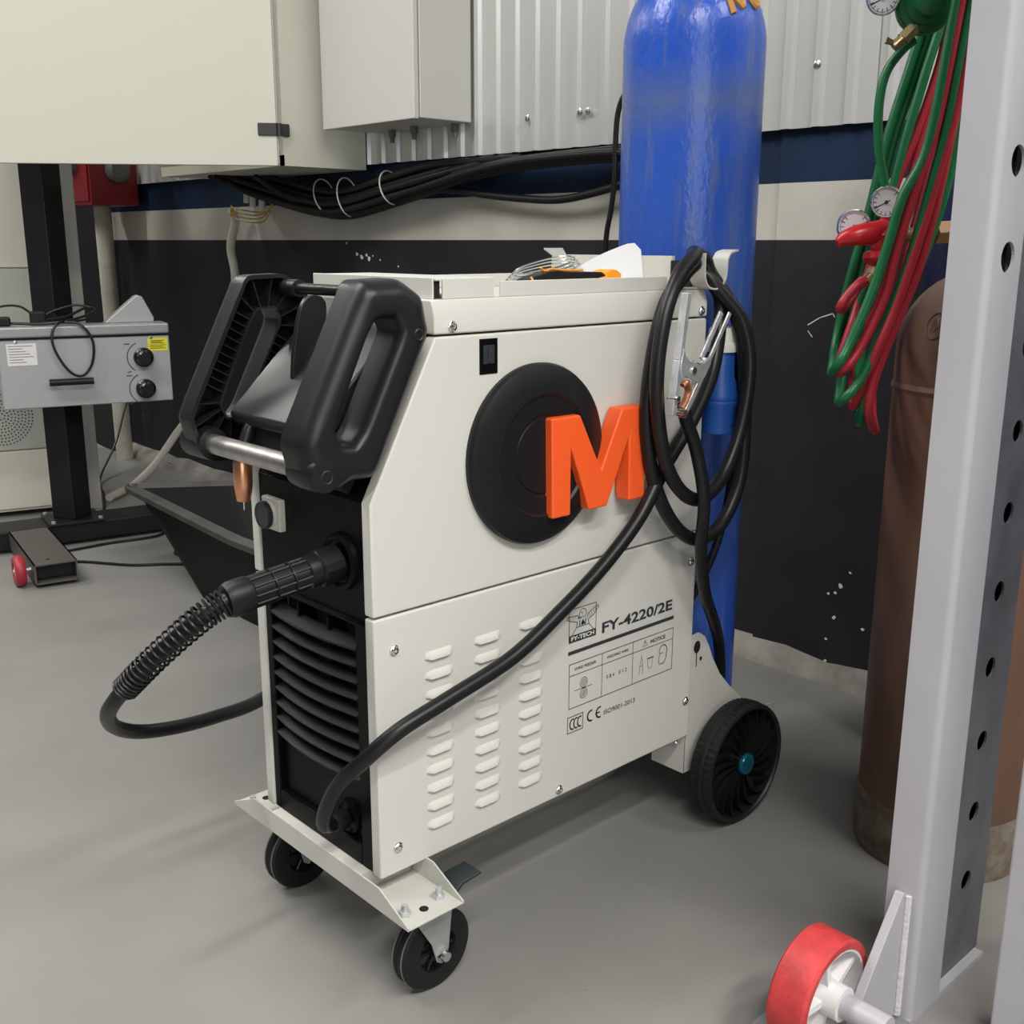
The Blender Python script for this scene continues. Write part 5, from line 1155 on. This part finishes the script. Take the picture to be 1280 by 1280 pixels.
rA = [(0.816, -0.237, 1.251), (0.81, -0.231, 1.19), (0.794, -0.216, 1.106), (0.776, -0.199, 1.032), (0.761, -0.185, 0.944), (0.745, -0.17, 0.854), (0.698, -0.181, 0.8), (0.655, -0.2, 0.775), (0.62, -0.232, 0.786), (0.633, -0.244, 0.812), (0.653, -0.263, 0.88), (0.661, -0.27, 0.939), (0.673, -0.281, 1.01), (0.688, -0.294, 1.088), (0.695, -0.301, 1.164), (0.701, -0.307, 1.245)]
rB = [(0.822, -0.242, 1.25), (0.817, -0.237, 1.21), (0.797, -0.219, 1.085), (0.779, -0.202, 0.955), (0.758, -0.183, 0.842), (0.747, -0.172, 0.749), (0.702, -0.198, 0.728), (0.668, -0.225, 0.735), (0.645, -0.26, 0.8), (0.662, -0.276, 0.87), (0.678, -0.29, 0.95), (0.692, -0.301, 1.03), (0.706, -0.313, 1.13), (0.715, -0.32, 1.25)]
rC = [(0.832, -0.252, 1.25), (0.828, -0.247, 1.169), (0.806, -0.227, 1.021), (0.789, -0.211, 0.899), (0.775, -0.198, 0.784), (0.769, -0.193, 0.74), (0.735, -0.215, 0.706), (0.69, -0.245, 0.696), (0.648, -0.257, 0.726), (0.648, -0.258, 0.76), (0.658, -0.267, 0.809), (0.671, -0.279, 0.862), (0.684, -0.291, 0.919), (0.694, -0.301, 0.993), (0.705, -0.31, 1.101), (0.71, -0.315, 1.161), (0.716, -0.32, 1.25)]
def coil(loops, top):
    out = []
    for i, lp in enumerate(loops):
        out += lp
        if i < len(loops) - 1:
            a = Vector(lp[-1]); c = Vector(loops[i + 1][0])
            out += [tuple(a + Vector((0.008, -0.008, 0.08))), tuple((a + c) / 2 + Vector((0, 0, top))), tuple(c + Vector((-0.004, 0.002, 0.08)))]
    return out
gh = thing('green_hose', 'coil of green rubber gas hose hanging in long loops by the brown cylinder', 'hose', (0.70, -0.22, 0.70))
b = new(); tube(b, coil([gA, gB, gC], 0.12), 0.0068, 10, 6); obj('hose', b, 'hose_green', gh)
b = new(); tube(b, [(0.736, -0.230, 1.212), (0.725, -0.220, 1.200), (0.711, -0.207, 1.172), (0.706, -0.203, 1.132), (0.709, -0.205, 1.081), (0.717, -0.213, 1.034), (0.726, -0.219, 0.99), (0.740, -0.20, 0.93), (0.750, -0.17, 0.86)], 0.0062, 10, 7); obj('hose_tail', b, 'hose_green', gh)
rh = thing('red_hose', 'coil of red rubber gas hose hanging in long loops among the green hose', 'hose', (0.70, -0.22, 0.70))
b = new(); tube(b, coil([rA, rB, rC], 0.10), 0.0066, 10, 6); obj('hose', b, 'hose_red', rh)
b = new(); tube(b, [(0.672, -0.226, 0.902), (0.656, -0.221, 0.896), (0.645, -0.212, 0.880), (0.641, -0.207, 0.868), (0.655, -0.200, 0.862), (0.69, -0.190, 0.872), (0.73, -0.185, 0.90)], 0.0066, 10, 7); obj('hose_tail', b, 'hose_red', rh)
b = new(); rod(b, (0.64, -0.46, 1.395), (0.79, -0.17, 1.395), 0.018, n=16); rod(b, (0.64, -0.478, 1.395), (0.64, -0.44, 1.395), 0.030, n=16); tag(obj('hose_peg', b, 'pillar_paint'), 'steel peg on the grey upright carrying the coiled hoses', 'peg')

def gauge(parent, c, d, r):
    c = Vector(c); d = Vector(d).normalized()
    bm = new(); lathe(bm, [(r * .5, -0.022), (r * .96, -0.020), (r, -0.016), (r, 0.0), (r * .93, 0.003), (r * .88, 0.001), (r * .88, -0.002), (0, -0.002)], c, d, 32); g_ = obj('gauge', bm, 'chrome', parent, angle=0.5)
    bm = new(); lathe(bm, [(r * .88, -0.0015), (0, -0.0014)], c, d, 28); obj('dial', bm, 'dial', g_)
    _, s_, t_ = frame_of(d); P = lambda x, y: c + s_ * x + t_ * y + d * -0.0006
    bm = new()
    for k in range(13):
        a = math.radians(-45 + 270 * k / 12); stroke(bm, [(r * .62 * math.cos(a), r * .62 * math.sin(a)), (r * .80 * math.cos(a), r * .80 * math.sin(a))], 0.0010, P)
    stroke(bm, arc(0, 0, r * .80, -45, 225, 18), 0.0006, P); obj('dial_marks', bm, 'print_black', g_, smooth=False)
    bm = new(); stroke(bm, [(-r * .2, -r * .1), (r * .65, r * .35)], 0.0014, P); lathe(bm, [(r * .12, 0), (r * .12, 0.0012), (0, 0.0014)], c, d, 12); obj('needle', bm, 'print_black', g_, smooth=False)
    return g_
rg = thing('gas_regulator', 'green gas regulator with one round gauge at the top of the hose coil', 'regulator', (0.72, -0.25, 1.21))
fd_ = Vector((-0.80, -0.58, -0.12)).normalized(); gc_ = Vector((0.716, -0.252, 1.250))
b = new(); lathe(b, [(0.030, -0.022), (0.036, -0.016), (0.0375, -0.006), (0.0365, 0.0), (0.034, 0.002), (0.033, 0.007), (0.026, 0.009), (0.024, 0.014), (0.016, 0.016)], gc_, fd_, 36); obj('diaphragm_housing', b, 'reg_green', rg, angle=0.4)
b = new(); lathe(b, [(0.017, 0.014), (0.015, 0.040), (0.006, 0.046), (0, 0.046)], gc_, fd_, 12); obj('adjusting_knob', b, 'reg_green', rg)
gauge(rg, (0.677, -0.214, 1.258), (-0.80, -0.52, -0.25), 0.0215); gauge(rg, (0.700, -0.236, 1.318), (-0.80, -0.52, -0.25), 0.0215)
b = new(); rod(b, (0.684, -0.222, 1.262), (0.722, -0.246, 1.268), 0.006, n=10); rod(b, (0.706, -0.240, 1.31), (0.722, -0.246, 1.268), 0.006, n=10); rod(b, (0.712, -0.246, 1.228), (0.704, -0.238, 1.214), 0.007, n=6); obj('stem', b, 'brass', rg)
b = new(); rod(b, (0.7095, -0.2420, 1.222), (0.700, -0.2325, 1.2085), 0.0095, n=6); rod(b, (0.702, -0.2345, 1.2115), (0.6925, -0.2250, 1.199), 0.0070, n=12); rod(b, (0.690, -0.2240, 1.2045), (0.6835, -0.218, 1.2075), 0.0035, 0.005, n=8); obj('hose_fitting', b, 'brass', rg)
rr2 = thing('gas_regulator', 'red gas regulator with two round gauges hanging against the hose coil', 'regulator', (0.68, -0.22, 0.90))
gauge(rr2, (0.663, -0.205, 0.972), (-0.78, -0.55, -0.10), 0.0225); gauge(rr2, (0.694, -0.232, 1.004), (-0.85, -0.45, -0.05), 0.0215)
b = new(); tube(b, [(0.640, -0.195, 0.950), (0.648, -0.2, 0.956), (0.660, -0.213, 0.961), (0.676, -0.226, 0.964), (0.692, -0.236, 0.968)], lambda t: 0.004 + 0.0115 * math.sin(PI * min(1, t * .62 + .03)), 12, 8); obj('adjusting_handle', b, 'reg_red', rr2)
b = new(); lathe(b, [(0.010, -0.004), (0.019, -0.002), (0.020, 0.004), (0.016, 0.010), (0.014, 0.022), (0.022, 0.026), (0.023, 0.034), (0.016, 0.040), (0.010, 0.044)], (0.690, -0.232, 0.963), (-0.10, -0.03, -1.0), 24); obj('body', b, 'reg_red', rr2, angle=0.5)
b = new(); rod(b, (0.672, -0.214, 0.972), (0.690, -0.230, 0.962), 0.007, n=10); rod(b, (0.694, -0.232, 0.984), (0.692, -0.232, 0.964), 0.006, n=10); obj('stem', b, 'reg_red', rr2)
b = new(); rod(b, (0.687, -0.2310, 0.922), (0.677, -0.2270, 0.908), 0.0085, n=6); rod(b, (0.677, -0.2270, 0.908), (0.665, -0.2230, 0.897), 0.0072, n=12); rod(b, (0.666, -0.231, 0.900), (0.660, -0.238, 0.902), 0.0035, n=8); obj('hose_fitting', b, 'brass', rr2)
b = new(); rod(b, (0.700, -0.238, 0.960), (0.832, -0.290, 0.968), 0.010, n=10); rod(b, (0.765, -0.264, 0.9645), (0.815, -0.283, 0.967), 0.017, n=6); obj('inlet_stem', b, 'valve_brown', rr2)
